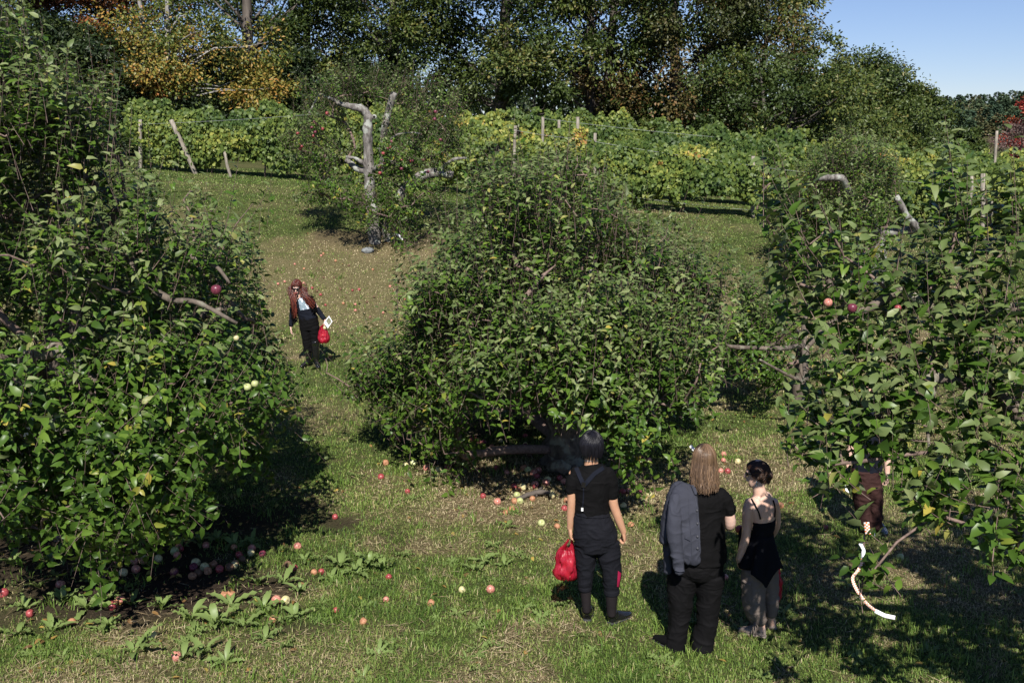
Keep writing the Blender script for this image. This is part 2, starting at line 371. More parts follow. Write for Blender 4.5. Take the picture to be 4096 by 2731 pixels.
def forest_tree(name, label, px, d, h, rad, z0f, kind, nleaf=9000, leaf=.2, trunk_r=.2, bark='bark_forest', lean=0, clumps=46, grp=None, cat='tree', dens=1.0, stems=1, cpx=None):
    """broad-leaved tree: trunk, limbs reaching leaf clumps; z0f = where the crown starts (fraction of height)"""
    x0 = (px - 512) / F * d / CP; z0 = float(gz(x0, d)); base = np.array([x0, d, z0])
    root = empty(name, base, label, cat, grp)
    gt = Geo(); gl = Geo(); tops = []
    for s_ in range(stems):
        off = np.array([(s_ - (stems - 1) / 2) * .8, rng.normal() * .2, 0]) if stems > 1 else np.zeros(3)
        tr = np.array([base + off * .4 - [0, 0, .2], base + off + [lean * h * .2, 0, h * .33], base + off * 1.5 + [lean * h * .5 + rng.normal() * .2, rng.normal() * .2, h * .66], base + off * 1.8 + [lean * h, 0, h * .96]])
        tt = np.linspace(0, 1, 9); tr = np.stack([np.interp(tt, [0, .33, .66, 1], tr[:, k]) for k in range(3)], 1)
        tube(gt, tr, trunk_r * np.array([1.25, 1, .92, .85, .75, .62, .48, .32, .12]) / (1 if stems == 1 else 1.3), 8); tops.append(tr)
    cs = []
    if cpx:
        for (qx, qy) in cpx:
            c = at(qx, qy, d + rng.normal() * .9); cs.append(c); tr = tops[len(cs) % stems]; st = float(np.clip((c[2] - z0) / h - .12, .25, .9)); tube(gt, curve([np.interp(st, np.linspace(0, 1, 9), tr[:, j]) for j in range(3)], c, .2, 5, .1), trunk_r * np.array([.26, .2, .15, .1, .04]), 5, False)
        clumps = 0
    for k in range(clumps):
        t = rng.random() ** .9; zc = z0f + (1 - z0f) * t
        prof = np.sin(np.pi * min(1, .16 + .84 * t)) ** .65 if t < .99 else .2
        rr = rad * prof * math.sqrt(rng.random() * .85 + .15); az = rng.random() * 6.283
        tr = tops[k % stems]; ctr = np.array([np.interp(min(zc, .95), np.linspace(0, 1, 9), tr[:, j]) for j in range(3)])
        c = np.array([ctr[0] + rr * math.cos(az), ctr[1] + rr * math.sin(az), z0 + h * zc]); cs.append(c)
        st = max(z0f * .75, zc - .22 * rr / rad - .05); pb = np.array([np.interp(st, np.linspace(0, 1, 9), tr[:, j]) for j in range(3)])
        if rng.random() < .75: tube(gt, curve(pb, c, -.03 * rr, 5, .12), trunk_r * np.array([.26, .2, .15, .1, .04]), 5, False)
    per = int(nleaf / max(1, len(cs)))
    for c in cs:
        r = rad * (.20 + .20 * rng.random()); q = int(per * (.6 + .8 * rng.random()))
        sub = c + rdir(5) * r * np.array([.8, .8, .5]); w_ = rng.integers(0, 5, q)
        P = sub[w_] + rng.normal(size=(q, 3)) * r * np.array([.27, .27, .18])
        out = nrm(P - c + rng.normal(size=(q, 3)) * .2)
        ax = nrm(out + rng.normal(size=(q, 3)) * .6 + np.array([0, 0, -.35])); nm = nrm(P - c) * 1.0 + rdir(q) * .5 + np.array([0, -.12, .35])
        tone = rng.random()
        chips(gl, P, ax, nm, leaf * (.7 + .6 * rng.random(q)), leaf * (.45 + .3 * rng.random(q)), np.clip(tone * .55 + rng.random(q) * .5, 0, 1))
    build('trunk', gt, M[bark], root); build('crown', gl, M[kind], root); return root
BT = [  # name, label, px, d, h, rad, z0f, leaf, nleaf, leafsize, trunk_r, bark, extra
 ('oak_tree', 'dark green oak at the far left edge of the wood', 6, 44, 17, 5.0, .12, 'oak', 13000, .21, .26, 'bark_forest', {}),
 ('oak_tree', 'dark oak between the left edge and the rusty maple', 66, 49, 18, 5.0, .10, 'oak', 13000, .21, .26, 'bark_forest', {}),
 ('maple_tree', 'rust brown maple rising behind the yellow maple', 128, 50, 16, 4.0, .30, 'rust', 9000, .2, .2, 'bark_forest', dict(clumps=34)),
 ('maple_tree', 'yellow orange maple with pale grey twin trunks behind the vines', 175, 43, 13, 4.3, .26, 'maple', 5200, .19, .2, 'bark_grey', dict(stems=2, cpx=[(110, 45), (130, 35), (150, 30), (170, 40), (190, 45), (120, 60), (145, 55), (170, 60), (195, 62), (215, 70), (235, 80), (255, 90), (270, 88), (150, 72), (175, 75), (200, 78), (130, 75), (110, 70), (225, 50), (250, 45), (268, 42), (160, 15), (190, 10), (140, 88), (180, 90), (100, 55), (205, 30), (125, 20), (240, 95)])),
 ('pine_tree', 'tall dark bare trunk tree with thin foliage right of the yellow maple', 262, 46, 17, 3.6, .46, 'oak', 4200, .2, .30, 'bark_forest', dict(clumps=24)),
 ('oak_tree', 'green oak with rounded crown left of the utility pole', 318, 52, 17, 4.4, .2, 'oak_light', 10000, .21, .24, 'bark_forest', {}),
 ('oak_tree', 'dark oak with brown tinged leaves above the old gnarled apple tree', 400, 47, 17, 4.8, .16, 'oak', 11000, .21, .28, 'bark_forest', {}),
 ('oak_tree', 'broad sunlit green oak with wide sky gaps beneath its crown', 500, 45, 17, 5.0, .34, 'oak_light', 11500, .22, .3, 'bark_forest', dict(lean=.03)),
 ('oak_tree', 'big oak with dark leaning trunks against the sky gaps', 592, 46, 18, 5.2, .34, 'oak', 11500, .22, .3, 'bark_forest', dict(stems=2, lean=.05)),
 ('oak_tree', 'brown tinged oak with the coppery crown in the middle of the wood', 668, 46, 17, 4.6, .16, 'oak_brown', 13000, .21, .28, 'bark_forest', {}),
 ('oak_tree', 'tall airy green tree at the right end of the tall trees, sky showing through', 745, 47, 14.2, 3.5, .18, 'oak_light', 7500, .21, .18, 'bark_forest', dict(clumps=38, lean=.02)),
 ('oak_tree', 'small spreading oak with dark forked trunk beyond the vine row', 762, 41, 5.6, 3.1, .26, 'oak', 6500, .19, .14, 'bark_forest', dict(clumps=30, stems=2)),
 ('oak_tree', 'rounded dark green tree next to the open sky', 846, 56, 6.6, 4.2, .12, 'oak', 13000, .22, .2, 'bark_forest', {}),
 ('oak_tree', 'lower rounded dark green tree nearest the far hill', 896, 58, 5.6, 2.6, .08, 'oak', 10500, .22, .2, 'bark_forest', {}),
 ('oak_tree', 'low leafy tree in front of the rounded dark trees', 806, 45, 4.3, 3.0, .1, 'oak_light', 7000, .2, .15, 'bark_forest', {}),
 ('shrub', 'light green shrub under the big oaks at the sky gap', 535, 43, 4.4, 2.0, .1, 'oak_light', 5000, .18, .08, 'bark_forest', dict(clumps=24)),
 ('shrub', 'dark thicket left of the twin trunked maple', 112, 42, 4.8, 2.6, .0, 'dark', 7000, .19, .08, 'bark_forest', dict(clumps=30)),
 ('shrub', 'dark thicket behind the vines at the far left', 58, 41, 5.2, 2.8, .0, 'dark', 7000, .19, .08, 'bark_forest', dict(clumps=30)),
 ('shrub', 'dark undergrowth bush right of the twin trunked maple', 232, 45, 4.6, 2.8, .0, 'dark', 7500, .19, .08, 'bark_forest', dict(clumps=30)),
 ('shrub', 'dark undergrowth bush below the utility pole', 305, 45, 4.6, 2.6, .0, 'dark', 7500, .19, .08, 'bark_forest', dict(clumps=30)),
 ('shrub', 'dark bush behind the old gnarled apple tree', 380, 46, 4.8, 2.8, .0, 'dark', 7000, .19, .08, 'bark_forest', dict(clumps=30)),
 ('shrub', 'shaded bush between the leaning oak trunks and the brown oak', 630, 45, 3.6, 2.6, .0, 'oak', 7000, .19, .08, 'bark_forest', dict(clumps=30)),
 ('shrub', 'brownish bush under the tall airy tree', 705, 43, 3.8, 2.4, .0, 'oak_brown', 6000, .19, .08, 'bark_forest', dict(clumps=28)),
 ('shrub', 'green bush at the foot of the rounded trees beside the vines', 866, 46, 3.6, 2.4, .0, 'oak', 6000, .19, .08, 'bark_forest', dict(clumps=28)),
 ('shrub', 'small round green bush before the far hill', 944, 52, 3.4, 1.2, .0, 'oak', 5000, .2, .08, 'bark_forest', dict(clumps=26)),
 ('shrub', 'bare mauve brown bush at the right edge under the red tree', 1000, 54, 3.4, 2.6, .0, 'mauve', 3000, .14, .06, 'bark_forest', dict(clumps=30)),
 ('maple_tree', 'scarlet maple at the right edge before the far hill', 1016, 75, 6.0, 2.4, .05, 'red', 6000, .24, .14, 'bark_forest', dict(clumps=34)),
]
for (nm_, lb, px, d, h, r, z0f, kd, nl, ls, tr_, bk, ex) in BT:
    if h > 12: h, z0f, nl = h * .72, z0f * .9, nl * 1.25
    nl, ls = int(nl * 2.5), ls * .78
    forest_tree(nm_, lb, px, d, h, r, z0f, kd, nl, ls, tr_, bk, cat='shrub' if nm_ == 'shrub' else 'tree', grp='trees and shrubs behind the vineyard', **ex)

# the wood behind: one dark mass of undergrowth closing the horizon
g = Geo(); k = 46000; x_ = rng.uniform(-62, 24, k); y_ = 62 + rng.random(k) * 10; top = 3.6 + 3.4 * fbm(np.stack([x_ * .16, y_ * .1, 0 * x_], 1), 3); t = rng.random(k) ** .8
P = np.stack([x_, y_, gz(x_, y_) + top * t], 1); chips(g, P, rdir(k) - Z0 * .3, rdir(k) * .8 + np.array([0, -.5, .7]), .42, .26, np.clip(fbm(P * .5, 2) * .8 + rng.random(k) * .3, 0, 1))
tag(build('undergrowth', g, M['dark']), 'dark wood edge closing the horizon behind the tree trunks', 'woods', kind='stuff')

# utility pole and wires at the wood's edge
p = np.array([(307 - 512) / F * 50 / CP, 50, 0.0]); p[2] = float(gz(p[0], p[1]))
r_ = empty('utility_pole', p, 'pale round utility pole standing among the trees above the vines', 'pole')
g = Geo(); tube(g, [p, p + [0, 0, 4.5], p + [0.02, 0, 9]], [.15, .135, .12], 12); build('pole', g, M['wood'], r_)
g = Geo(); tube(g, [p + [-1.1, -.16, 8.3], p + [1.1, -.16, 8.3]], .06, 6); build('crossarm', g, M['wood'], r_)
for k, (h0, lb) in enumerate(((8.4, 'topmost'), (7.7, 'upper'), (6.9, 'middle'), (5.4, 'lowest'))):
    g = Geo(); e = p + np.array([-34, 2, h0 + 1.2]); tube(g, curve(p + [0, -.2, h0], e, -.9, 12), .014, 4)
    tag(build('utility_wire', g, M['wire'], loc=p + [0, 0, h0]), lb + ' thin dark wire running left from the utility pole', 'wire', 'wires on the utility pole')

# ---------------------------------------------------------------- vineyard
VL = np.array([[0, 0], [-.34, .18], [-.52, .5], [-.24, .62], [0, 1.0], [.24, .62], [.52, .5], [.34, .18], [0, .45]])
def vine_leaves(g, P, ax, nm, S, tint):
    N = len(P); ax = nrm(ax); nm = nrm(nm - ax * np.sum(nm * ax, 1, keepdims=True)); sd = np.cross(ax, nm)
    cup = (rng.random(N) - .3) * .35
    V = P[:, None] + sd[:, None] * (S[:, None] * VL[None, :, 0])[..., None] + ax[:, None] * (S[:, None] * VL[None, :, 1])[..., None] + nm[:, None] * (S[:, None] * (VL[None, :, 0] ** 2) * -1.6 * cup[:, None])[..., None]
    o = (np.arange(N) * 9)[:, None, None]
    T = np.array([[8, k, (k + 1) % 8] for k in range(8)])[None, :, ::-1] + o
    g.add(V.reshape(-1, 3), None, T.reshape(-1, 3), np.repeat(tint, 9))
M['vine'] = leaf_mat('vine leaf', [(0, (.050, .092, .022)), (.4, (.125, .180, .038)), (.72, (.245, .285, .058)), (.9, (.38, .35, .07)), (.96, (.5, .40, .08)), (1, (.42, .22, .07))], (.13, .17, .075), .5, .3, None, .3)
def vine_row(label, p0, p1, h=1.75, bot=.45, thick=.55, n=9000, gaps=(), tall=.5, parts=True):
    p0 = np.array(p0, float); p1 = np.array(p1, float); d = p1 - p0; Ln = np.linalg.norm(d); u = d / Ln; nr = np.array([-u[1], u[0]])
    if nr[1] > 0: nr = -nr
    root = empty('grapevine_row', (p0[0], p0[1], float(gz(p0[0], p0[1]))), label, 'grapevines', 'rows of grapevines')
    n = int(n * 1.45); s = rng.random(n) * Ln; p = np.stack([s * 1.1, 0 * s, 0 * s + p0[1]], 1)
    topv = h + tall * ((fbm(p * .9, 3) - .45) * 2.0 + (fbm(p * 4.2 + 90, 2) - .5) * 1.3); botv = bot + .75 * (fbm(p * .8 + 50, 3) - .4)
    v = rng.random(n); z = botv + (topv - botv) * v
    off = (np.abs(rng.normal(size=n)) * .5 - .12) * thick * (.6 + .9 * fbm(np.stack([s * 2, z * 2, 0 * s], 1), 2)) * np.sin(np.pi * np.clip(.15 + .75 * v, 0, 1))
    keep = np.ones(n, bool)
    for (a_, b_, f_) in gaps: keep &= ~((s > a_ * Ln) & (s < b_ * Ln) & (z < f_))
    hol = fbm(np.stack([s * 2.3, z * 2.6, 0 * s + 5 + p0[1]], 1), 2); keep &= hol > .42 - .12 * v
    s, z, off, v = s[keep], z[keep], off[keep], v[keep]; n = len(s)
    xy = p0 + u * s[:, None] + nr * off[:, None]; P = np.stack([xy[:, 0], xy[:, 1], gz(xy[:, 0], xy[:, 1]) + z], 1)
    side = rng.normal(size=n) * .6
    ax = np.stack([u[0] * side, u[1] * side, -np.ones(n)], 1) + rdir(n) * .45
    nm = np.array([nr[0], nr[1], .6]) * 1.0 + rdir(n) * 1.05
    tn = np.clip(fbm(np.stack([s * .9, z * 1.6, 0 * s + p0[1]], 1), 3) * 1.5 - .32 + (rng.random(n) - .5) * .55, 0, 1)
    g = Geo(); vine_leaves(g, P, ax, nm, .068 + .08 * rng.random(n), tn); build('foliage', g, M['vine'], root)
    if parts:
        for q in np.arange(.6, Ln, 2.2):
            g = Geo(); b0 = p0 + u * (q + rng.normal() * .2); zb = float(gz(b0[0], b0[1])); e = rng.normal(size=2) * .1; tp_ = [b0[0] + e[0], b0[1], zb + .8]
            tube(g, [[b0[0], b0[1], zb - .05], [b0[0] + rng.normal() * .08, b0[1] + .03, zb + .4], tp_, [b0[0] + u[0] * .5, b0[1] + u[1] * .5, zb + 1.1]], [.035, .03, .028, .02], 6)
            for k in range(4):
                e = rng.normal(size=2) * .5; tube(g, [tp_, [tp_[0] + e[0] * .5, tp_[1] + nr[1] * .2, zb + 1.2 + rng.random() * .3], [tp_[0] + e[0], tp_[1] + nr[1] * .3, zb + 1.1 + rng.random() * .9]], [.011, .008, .004], 4, False)
            build('vine_stem', g, M['twig'], root)
    return root
def gp(px, d): return ((px - 512) / F * d / CP * .985, d)
vine_row('front vine row running left from the old apple tree to the leaning post', gp(140, 34.6), gp(352, 33.0), 2.15, .12, .6, 17000, gaps=((.0, .04, 1.2), (.42, .62, .55)))
vine_row('front vine row between the old apple tree and the centre apple tree top', gp(354, 33.0), gp(585, 31.0), 2.15, .15, .7, 17500)
vine_row('thick front vine row at the gap right of the centre apple tree', gp(587, 30.6), gp(752, 30.2), 2.0, .08, .85, 21000, gaps=((.62, .93, .62),), tall=.4)
vine_row('second vine row showing over the front row left of the wooden posts', gp(330, 38), gp(560, 36.5), 2.5, .7, .7, 13000, parts=False)
vine_row('second vine row with wires above it, right of the wooden posts', gp(562, 35), gp(800, 33.6), 2.3, .5, .7, 16000, parts=False)
vine_row('back vine row under the brown oak', gp(540, 40.5), gp(800, 38.5), 2.6, .8, .7, 13000, parts=False)
vine_row('yellowish vine row behind the back right apple tree', gp(764, 31), gp(905, 30), 2.1, .1, .8, 16000)
vine_row('yellow green vine row crossing behind the right hand apple tree to the frame edge', gp(905, 31.5), gp(1062, 30.5), 2.05, .1, .8, 17000)
vine_row('far vine row under the bushes at the right', gp(800, 37), gp(1070, 36), 2.3, .7, .7, 13000, parts=False)
def post(X, Yt, Yb, d, label, r=.05, lean=0, thick=None):
    top = B(X, Yt, d); bt = B(X + lean, Yb, d); zb = float(gz(bt[0], bt[1])); bt[2] = min(bt[2], zb + .02) if bt[2] > zb else zb - .15
    g = Geo(); n = 6; t = np.linspace(0, 1, n)[:, None]; P = bt - [0, 0, .25] + (top - bt + [0, 0, .25]) * t; P[1:-1] += rng.normal(size=(n - 2, 3)) * .008
    tube(g, P, r * np.array([1.05, 1, 1.02, .97, 1, .96]), 9)
    return tag(build('wooden_post', g, M['wood'], loc=bt), label, 'post', 'vineyard posts')
post(322, 274, 400, 34.0, 'upright pale vineyard post at the left end of the vine row', .062)
post(393, 275, 388, 33.6, 'bleached leaning brace post beside the left end post', .075, lean=62)
post(398, 330, 392, 34.3, 'short stub post behind the leaning brace post', .07)
post(515, 345, 382, 33.2, 'short tilted post low in the left vine row', .05, lean=16)
post(1184, 288, 380, 30.2, 'slightly tilted post behind the top of the centre apple tree', .05, lean=-8)
post(1327, 268, 372, 31.0, 'tall upright post right of the centre apple tree top', .052, lean=3)
post(1247, 268, 330, 34.6, 'distant post in the wires left of the tall post', .05)
post(1284, 275, 345, 34.6, 'distant post in the wires just left of the tall upright post', .05)
post(1367, 305, 350, 32.2, 'stub post right of the tall upright post', .05)
post(1730, 357, 497, 29.8, 'pale upright end post at the right end of the thick vine row', .055, lean=0)
post(2258, 398, 540, 29.0, 'grey upright post behind the right hand apple tree', .065)
post(2232, 404, 480, 30.0, 'thin post just left of the grey upright post at right', .045)
post(2290, 300, 360, 36, 'far post under the red tree at the right edge', .05)
post(1444, 368, 415, 30.1, 'thin stake showing in the middle of the thick vine row', .025)
def wire(a_, b_, label, r=.004, sag=-.03):
    g = Geo(); tube(g, curve(a_, b_, sag, 10), r, 4); return tag(build('trellis_wire', g, M['wire'], loc=a_), label, 'wire', 'trellis wires')
wire(B(1327, 318, 30.3), B(1732, 380, 29.7), 'top trellis wire from the tall post down to the right end post')
wire(B(1180, 298, 30.1), B(1327, 318, 30.3), 'trellis wire between the tilted post and the tall post')
wire(B(322, 285, 33.9), B(720, 262, 32.4), 'top trellis wire along the left vine row')
wire(B(1250, 272, 34.5), B(1640, 314, 33.4), 'trellis wire over the second vine row')
wire(B(1750, 384, 29.6), B(2260, 430, 28.9), 'trellis wire from the right end post towards the right edge')
wire(B(1440, 450, 29.9), B(1730, 482, 29.7), 'low trellis wire across the opening under the thick vine row')
# ---------------------------------------------------------------- apple trees
def inpoly(px, py, poly):
    c = np.zeros(len(px), bool); n = len(poly)
    for i in range(n):
        x1, y1 = poly[i]; x2, y2 = poly[(i + 1) % n]
        k = ((y1 > py) != (y2 > py)) & (px < (x2 - x1) * (py - y1) / ((y2 - y1) if y2 != y1 else 1e-9) + x1); c ^= k
    return c
def grow(clusters, nodes, r_tip=.007, expo=.5, sag=.06, wob=.035):
    """join foliage clusters to the nearest wood, trunk outwards; nodes = [(point, parent)] of existing limbs"""
    P = [np.array(p, float) for p, _ in nodes]; par = [q for _, q in nodes]; n0 = len(P); root = P[0]; seg = []
    order = np.argsort([np.linalg.norm(c - P[min(n0 - 1, 2)]) for c in clusters])
    for k in order:
        c = clusters[k]; A_ = np.array(P); dd = np.linalg.norm(A_ - c, axis=1); rise = np.clip(A_[:, 2] - c[2], 0, None)
        ro = np.linalg.norm(A_ - P[min(n0 - 1, 2)], axis=1); j = int(np.argmin(dd + .35 * rise + .12 * ro)); a = P[j]
        Ln = dd[j]; ns = max(2, int(Ln / .3)); last = j
        off = rng.normal(size=3) * wob * Ln
        for q in range(1, ns + 1):
            t = q / ns; p = a + (c - a) * t + off * math.sin(math.pi * t) + np.array([0, 0, sag * Ln * math.sin(math.pi * t)])
            P.append(p); par.append(last); last = len(P) - 1
    cnt = np.ones(len(P))
    for k in range(len(P) - 1, 0, -1):
        if par[k] >= 0: cnt[par[k]] += cnt[k]
    return np.array(P), par, cnt
def wood(P, par, cnt, n0, r_tip, expo, g):
    """one smooth tube per branch run"""
    ch = {}
    for k in range(len(P)):
        ch.setdefault(par[k], []).append(k)
    rad = np.minimum(r_tip * cnt ** expo, .09)
    starts = [k for k in range(n0, len(P)) if par[k] < n0 or ch[par[k]][0] != k or par[k] == -1]
    for s in starts:
        run = [par[s], s]
        while run[-1] in ch: run.append(ch[run[-1]][0])
        pts = P[run]; r_ = rad[run].copy(); r_[0] = r_[1]
        tube(g, pts, r_, 5 if r_.max() < .02 else 7, False)
def shoots(gw, gl, P0, D, L, bend, nl, lsize, sun=.5, tintoff=0., hang=.0, wid=.0035, lw=.52, droop=.42, gtip=None, tipu=.66):
    """leafy shoots: N stems with nl leaves each. bend>0 turns up, <0 hangs"""
    N = len(P0); K = 4; t = np.linspace(0, 1, K)
    D = nrm(D); bend = np.broadcast_to(bend, (N,))
    def pos(tt): return P0[:, None] + D[:, None] * (L[:, None] * tt)[..., None] + np.array([0, 0, 1.]) * (bend[:, None] * L[:, None] * tt ** 2)[..., None]
    S = pos(np.broadcast_to(t, (N, K))); rr = wid * (1.05 - .75 * t)[None] * np.ones((N, 1)) * (.8 + .5 * rng.random((N, 1)))
    tubes3(gw, S, rr)
    u = np.linspace(.10, 1.0, nl)[None] + (rng.random((N, nl)) - .5) * .6 / nl; u = np.clip(u, .05, 1.0)
    p = pos(u); tg = D[:, None] + np.array([0, 0, 1.]) * (2 * bend[:, None] * u)[..., None]; tg = nrm(tg)
    ph = (np.arange(nl)[None] * 2.4 + rng.random((N, 1)) * 6.28 + rng.normal(size=(N, nl)) * .4)
    ref = np.where(np.abs(tg[..., 2:3]) > .92, np.array([1., 0, 0]), np.array([0, 0, 1.])); a = nrm(np.cross(tg, ref)); b = np.cross(tg, a)
    rad = a * np.cos(ph)[..., None] + b * np.sin(ph)[..., None]
    ax = rad * .85 + tg * (.40 + .35 * u)[..., None] + np.array([0, 0, -1.]) * hang + rng.normal(size=rad.shape) * .22
    nm = nrm(tg + .25 * rng.normal(size=rad.shape)) + sun * np.array([0, -.55, .85]) * (.4 + 1.2 * rng.random((N, nl, 1)))
    ls = lsize * (.62 + .6 * rng.random((N, nl))) * (1.05 - .35 * (u - .55) ** 2 * 3)
    tn = np.clip(.18 + .60 * rng.random((N, 1)) + (rng.random((N, nl)) - .5) * .5 + tintoff + (rng.random((N, nl)) > .985) * .4, 0, 1)
    keep = (rng.random((N, nl)) > .06).ravel()
    pp = (p + nrm(ax) * .012).reshape(-1, 3)[keep]
    ax, nm, ls, tn = ax.reshape(-1, 3)[keep], nm.reshape(-1, 3)[keep], ls.ravel()[keep], tn.ravel()[keep]; wd = ls * lw * (.85 + .3 * rng.random(len(ls)))
    tip = ((u + rng.normal(size=u.shape) * .10) > tipu).ravel()[keep] if gtip is not None else np.zeros(len(ls), bool)
    for m_, g_ in ((~tip, gl), (tip, gtip)):
        if g_ is not None and m_.any(): leaves(g_, pp[m_], ax[m_], nm[m_], ls[m_], wd[m_] * (.88 if g_ is gtip else 1), tn[m_], droop * (1.3 if g_ is gtip else 1))
def limbs_nodes(paths):
    nodes = []; geo = []
    idx = {}
    for (pts, r0, r1, parent) in paths:
        pts = np.asarray(pts, float); n = max(6, 4 * len(pts)); tt = np.linspace(0, len(pts) - 1, n); ti = np.arange(len(pts))
        q = np.stack([np.interp(tt, ti, pts[:, k]) for k in range(3)], 1); q[1:-1] = .25 * q[:-2] + .5 * q[1:-1] + .25 * q[2:]
        pr = -1 if parent is None else parent
        for k in range(n): nodes.append((q[k], pr if k == 0 else len(nodes) - 1))
        geo.append((q, np.linspace(r0, r1, n) * (1 + .10 * rng.normal(size=n))))
    return nodes, geo
def apple_tree(label, base, paths, clusters, csize, nsh, shl, nl, lsize, updir, kind='apple_leaf', bark='bark_apple', r_tip=.0055, expo=.46, sun=.5, hang=.05, upper='sprout_leaf', upz=None, outc=None, lw=.52, sprout=(0, 0, 0), drop=.6, name='apple_tree', ctr_up=0.0, filt=None, core=None):
    """clusters (N,3) are foliage centres. nsh shoots per cluster. upz: above this height shoots are upright water sprouts"""
    root = empty(name, base, label, 'apple tree', 'apple trees of the orchard')
    nodes, geo = limbs_nodes(paths); n0 = len(nodes)
    gt = Geo()
    for q, r_ in geo: tube(gt, q, r_, 12)
    P, par, cnt = grow(clusters, nodes); gb = Geo(); wood(P, par, cnt, n0, r_tip, expo, gb)
    gl = Geo(); gs = Geo(); ctr = np.asarray(outc if outc is not None else base + np.array([0, 0, 1.5]), float)
    N = len(clusters) * nsh; ci = np.repeat(np.arange(len(clusters)), nsh); cs = np.broadcast_to(csize, (len(clusters),))[ci]
    c = clusters[ci]; off = rng.normal(size=(N, 3)) * cs[:, None] * .5
    P0 = c + off
    out = c - ctr; out[:, 2] *= .6; out = nrm(out)
    hgt = np.clip((P0[:, 2] - base[2]) / upz, 0, 1.3)
    up = updir[0] + (updir[1] - updir[0]) * np.clip(hgt, 0, 1)
    D = out * (.75 - .35 * np.clip(hgt, 0, 1))[:, None] + np.array([0, 0, 1.]) * up[:, None] + rng.normal(size=(N, 3)) * .42
    L = shl * (.55 + .8 * rng.random(N)); P0 = P0 - nrm(D) * L[:, None] * .4
    if filt is not None: k = filt(P0 + nrm(D) * L[:, None]); P0, D, L, hgt = P0[k], D[k], L[k], hgt[k]
    hi = hgt > .62 + .25 * (rng.random(len(P0)) - .5)
    for m_, up_ in ((~hi, False), (hi, True)):
        if m_.sum(): shoots(gb, gl, P0[m_], D[m_], L[m_], np.where(D[m_][:, 2] > .25, .22, -.28), nl, lsize, sun * .40 if up_ else sun * .9, hang=hang, lw=lw, droop=.45, gtip=gs if up_ else None)
    build('trunk', gt, M[bark], root); build('branches', gb, M['twig'], root)
    build('crown', gl, M[kind], root)
    if gs.n: build('water_sprouts', gs, M[upper], root)
    return root
def hull(poly, d0, cx, R_of_z, n, dy=1.0, shell=.55, zmin=.3, holes=0.0, zmax=7, seed=0, offset=0, thin=0):
    """points in the crown: a body of revolution about the trunk axis cut to the silhouette seen in the photograph"""
    out = []; poly = [(x / 2.296875, y / 2.296875) for x, y in poly]; tot = 0
    while tot < n:
        k = 4000; z = zmin + rng.random(k) * (zmax - zmin); az = rng.random(k) * 6.2832; Rz = R_of_z(z)
        rr = Rz * (1 - (1 - shell) * rng.random(k) ** 1.4) if shell > 0 else Rz * np.sqrt(rng.random(k))
        P = np.stack([cx + rr * np.cos(az), d0 + dy * rr * np.sin(az), z + offset], 1); px, py = proj(P)
        ok = inpoly(px, py, poly) & (Rz > .05) & (rng.random(k) < Rz / Rz.max())
        if holes: ok &= fbm(P * 1.15 + seed, 2) > holes
        if thin: ok &= rng.random(k) > thin * sstep(.62, .85, (z - zmin) / (zmax - zmin))
        out.append(P[ok]); tot += ok.sum()
        if tot == 0 and len(out) > 200: raise RuntimeError('empty hull')
    return np.concatenate(out)[:n]
def sprigs(root_geo, tips, lsize, nl, kindtips=None, lw=.55):
    pass

def keeper(poly, loose, grow=1.0):
    pl = [(x / 2.296875, y / 2.296875) for x, y in poly]
    def f(P): px, py = proj(P); return inpoly(px, py, pl) | (rng.random(len(P)) < loose)
    return f
# --- centre tree: broad dome sweeping to the grass, trunk in its own shade
b_ = GB(1292, 1062)
Cpoly = [(1300, 325), (1345, 360), (1395, 410), (1440, 450), (1475, 520), (1540, 530), (1565, 600), (1600, 600), (1660, 640), (1665, 800), (1640, 900), (1600, 960), (1560, 1060), (1520, 1115), (1440, 1080), (1390, 1010), (1330, 950),
         (1230, 920), (1140, 950), (1110, 1040), (1060, 1060), (990, 1040), (930, 960), (830, 915), (785, 850), (850, 790), (930, 780), (930, 700), (970, 620), (1015, 580), (1035, 490), (1075, 430), (1140, 400), (1205, 370), (1255, 345)]
def Rc(z): return np.interp(z, [.2, .5, 1.0, 1.6, 2.2, 2.8, 3.4, 4.0, 4.5, 4.8], [2.3, 2.65, 2.75, 2.7, 2.4, 2.05, 1.6, 1.1, .55, .1])
cc = b_ + np.array([0.15, 0.1, 0])
cl = np.concatenate([hull(Cpoly, cc[1], cc[0], Rc, 440, shell=.62, zmin=.45, zmax=4.75, holes=.47, thin=.5), hull(Cpoly, cc[1], cc[0], Rc, 90, shell=0, zmin=1.5, zmax=3.8), b_ + np.stack([rng.uniform(-.9, .9, 26), rng.uniform(-2.1, -1.0, 26), rng.uniform(1.35, 2.2, 26)], 1), np.array([B(x, y, dd_) for x, y, dd_ in ((805, 855, 13.0), (830, 872, 12.9), (850, 892, 12.7), (880, 862, 12.9), (900, 893, 12.6), (925, 920, 12.4), (862, 832, 13.2), (945, 945, 12.3), (965, 965, 12.2), (890, 830, 13.0), (1000, 1010, 12.0), (1050, 1030, 11.9)) for _ in (0, 1, 2)]) + rng.normal(size=(36, 3)) * .14])
tp = [b_ + [0, 0, -.1], b_ + [.02, 0, .35], b_ + [.10, .05, .8], b_ + [.12, .05, 1.15]]
fk = tp[-1]
paths = [(tp, .30, .20, None)]
def L6(fk, ends, r0=.12, r1=.035, par=10):
    return [([fk - [0, 0, .12], fk + (np.array(e) * [.35, .35, .55]), fk + np.array(e) * [.75, .75, .9], fk + np.array(e)], r0, r1, par) for e in ends]
paths += L6(fk, [(1.5, -.3, .55), (.9, 1.4, .7), (-.8, 1.5, .8), (-1.7, .2, .35), (-.9, -1.5, .5), (.7, -1.5, .6), ])
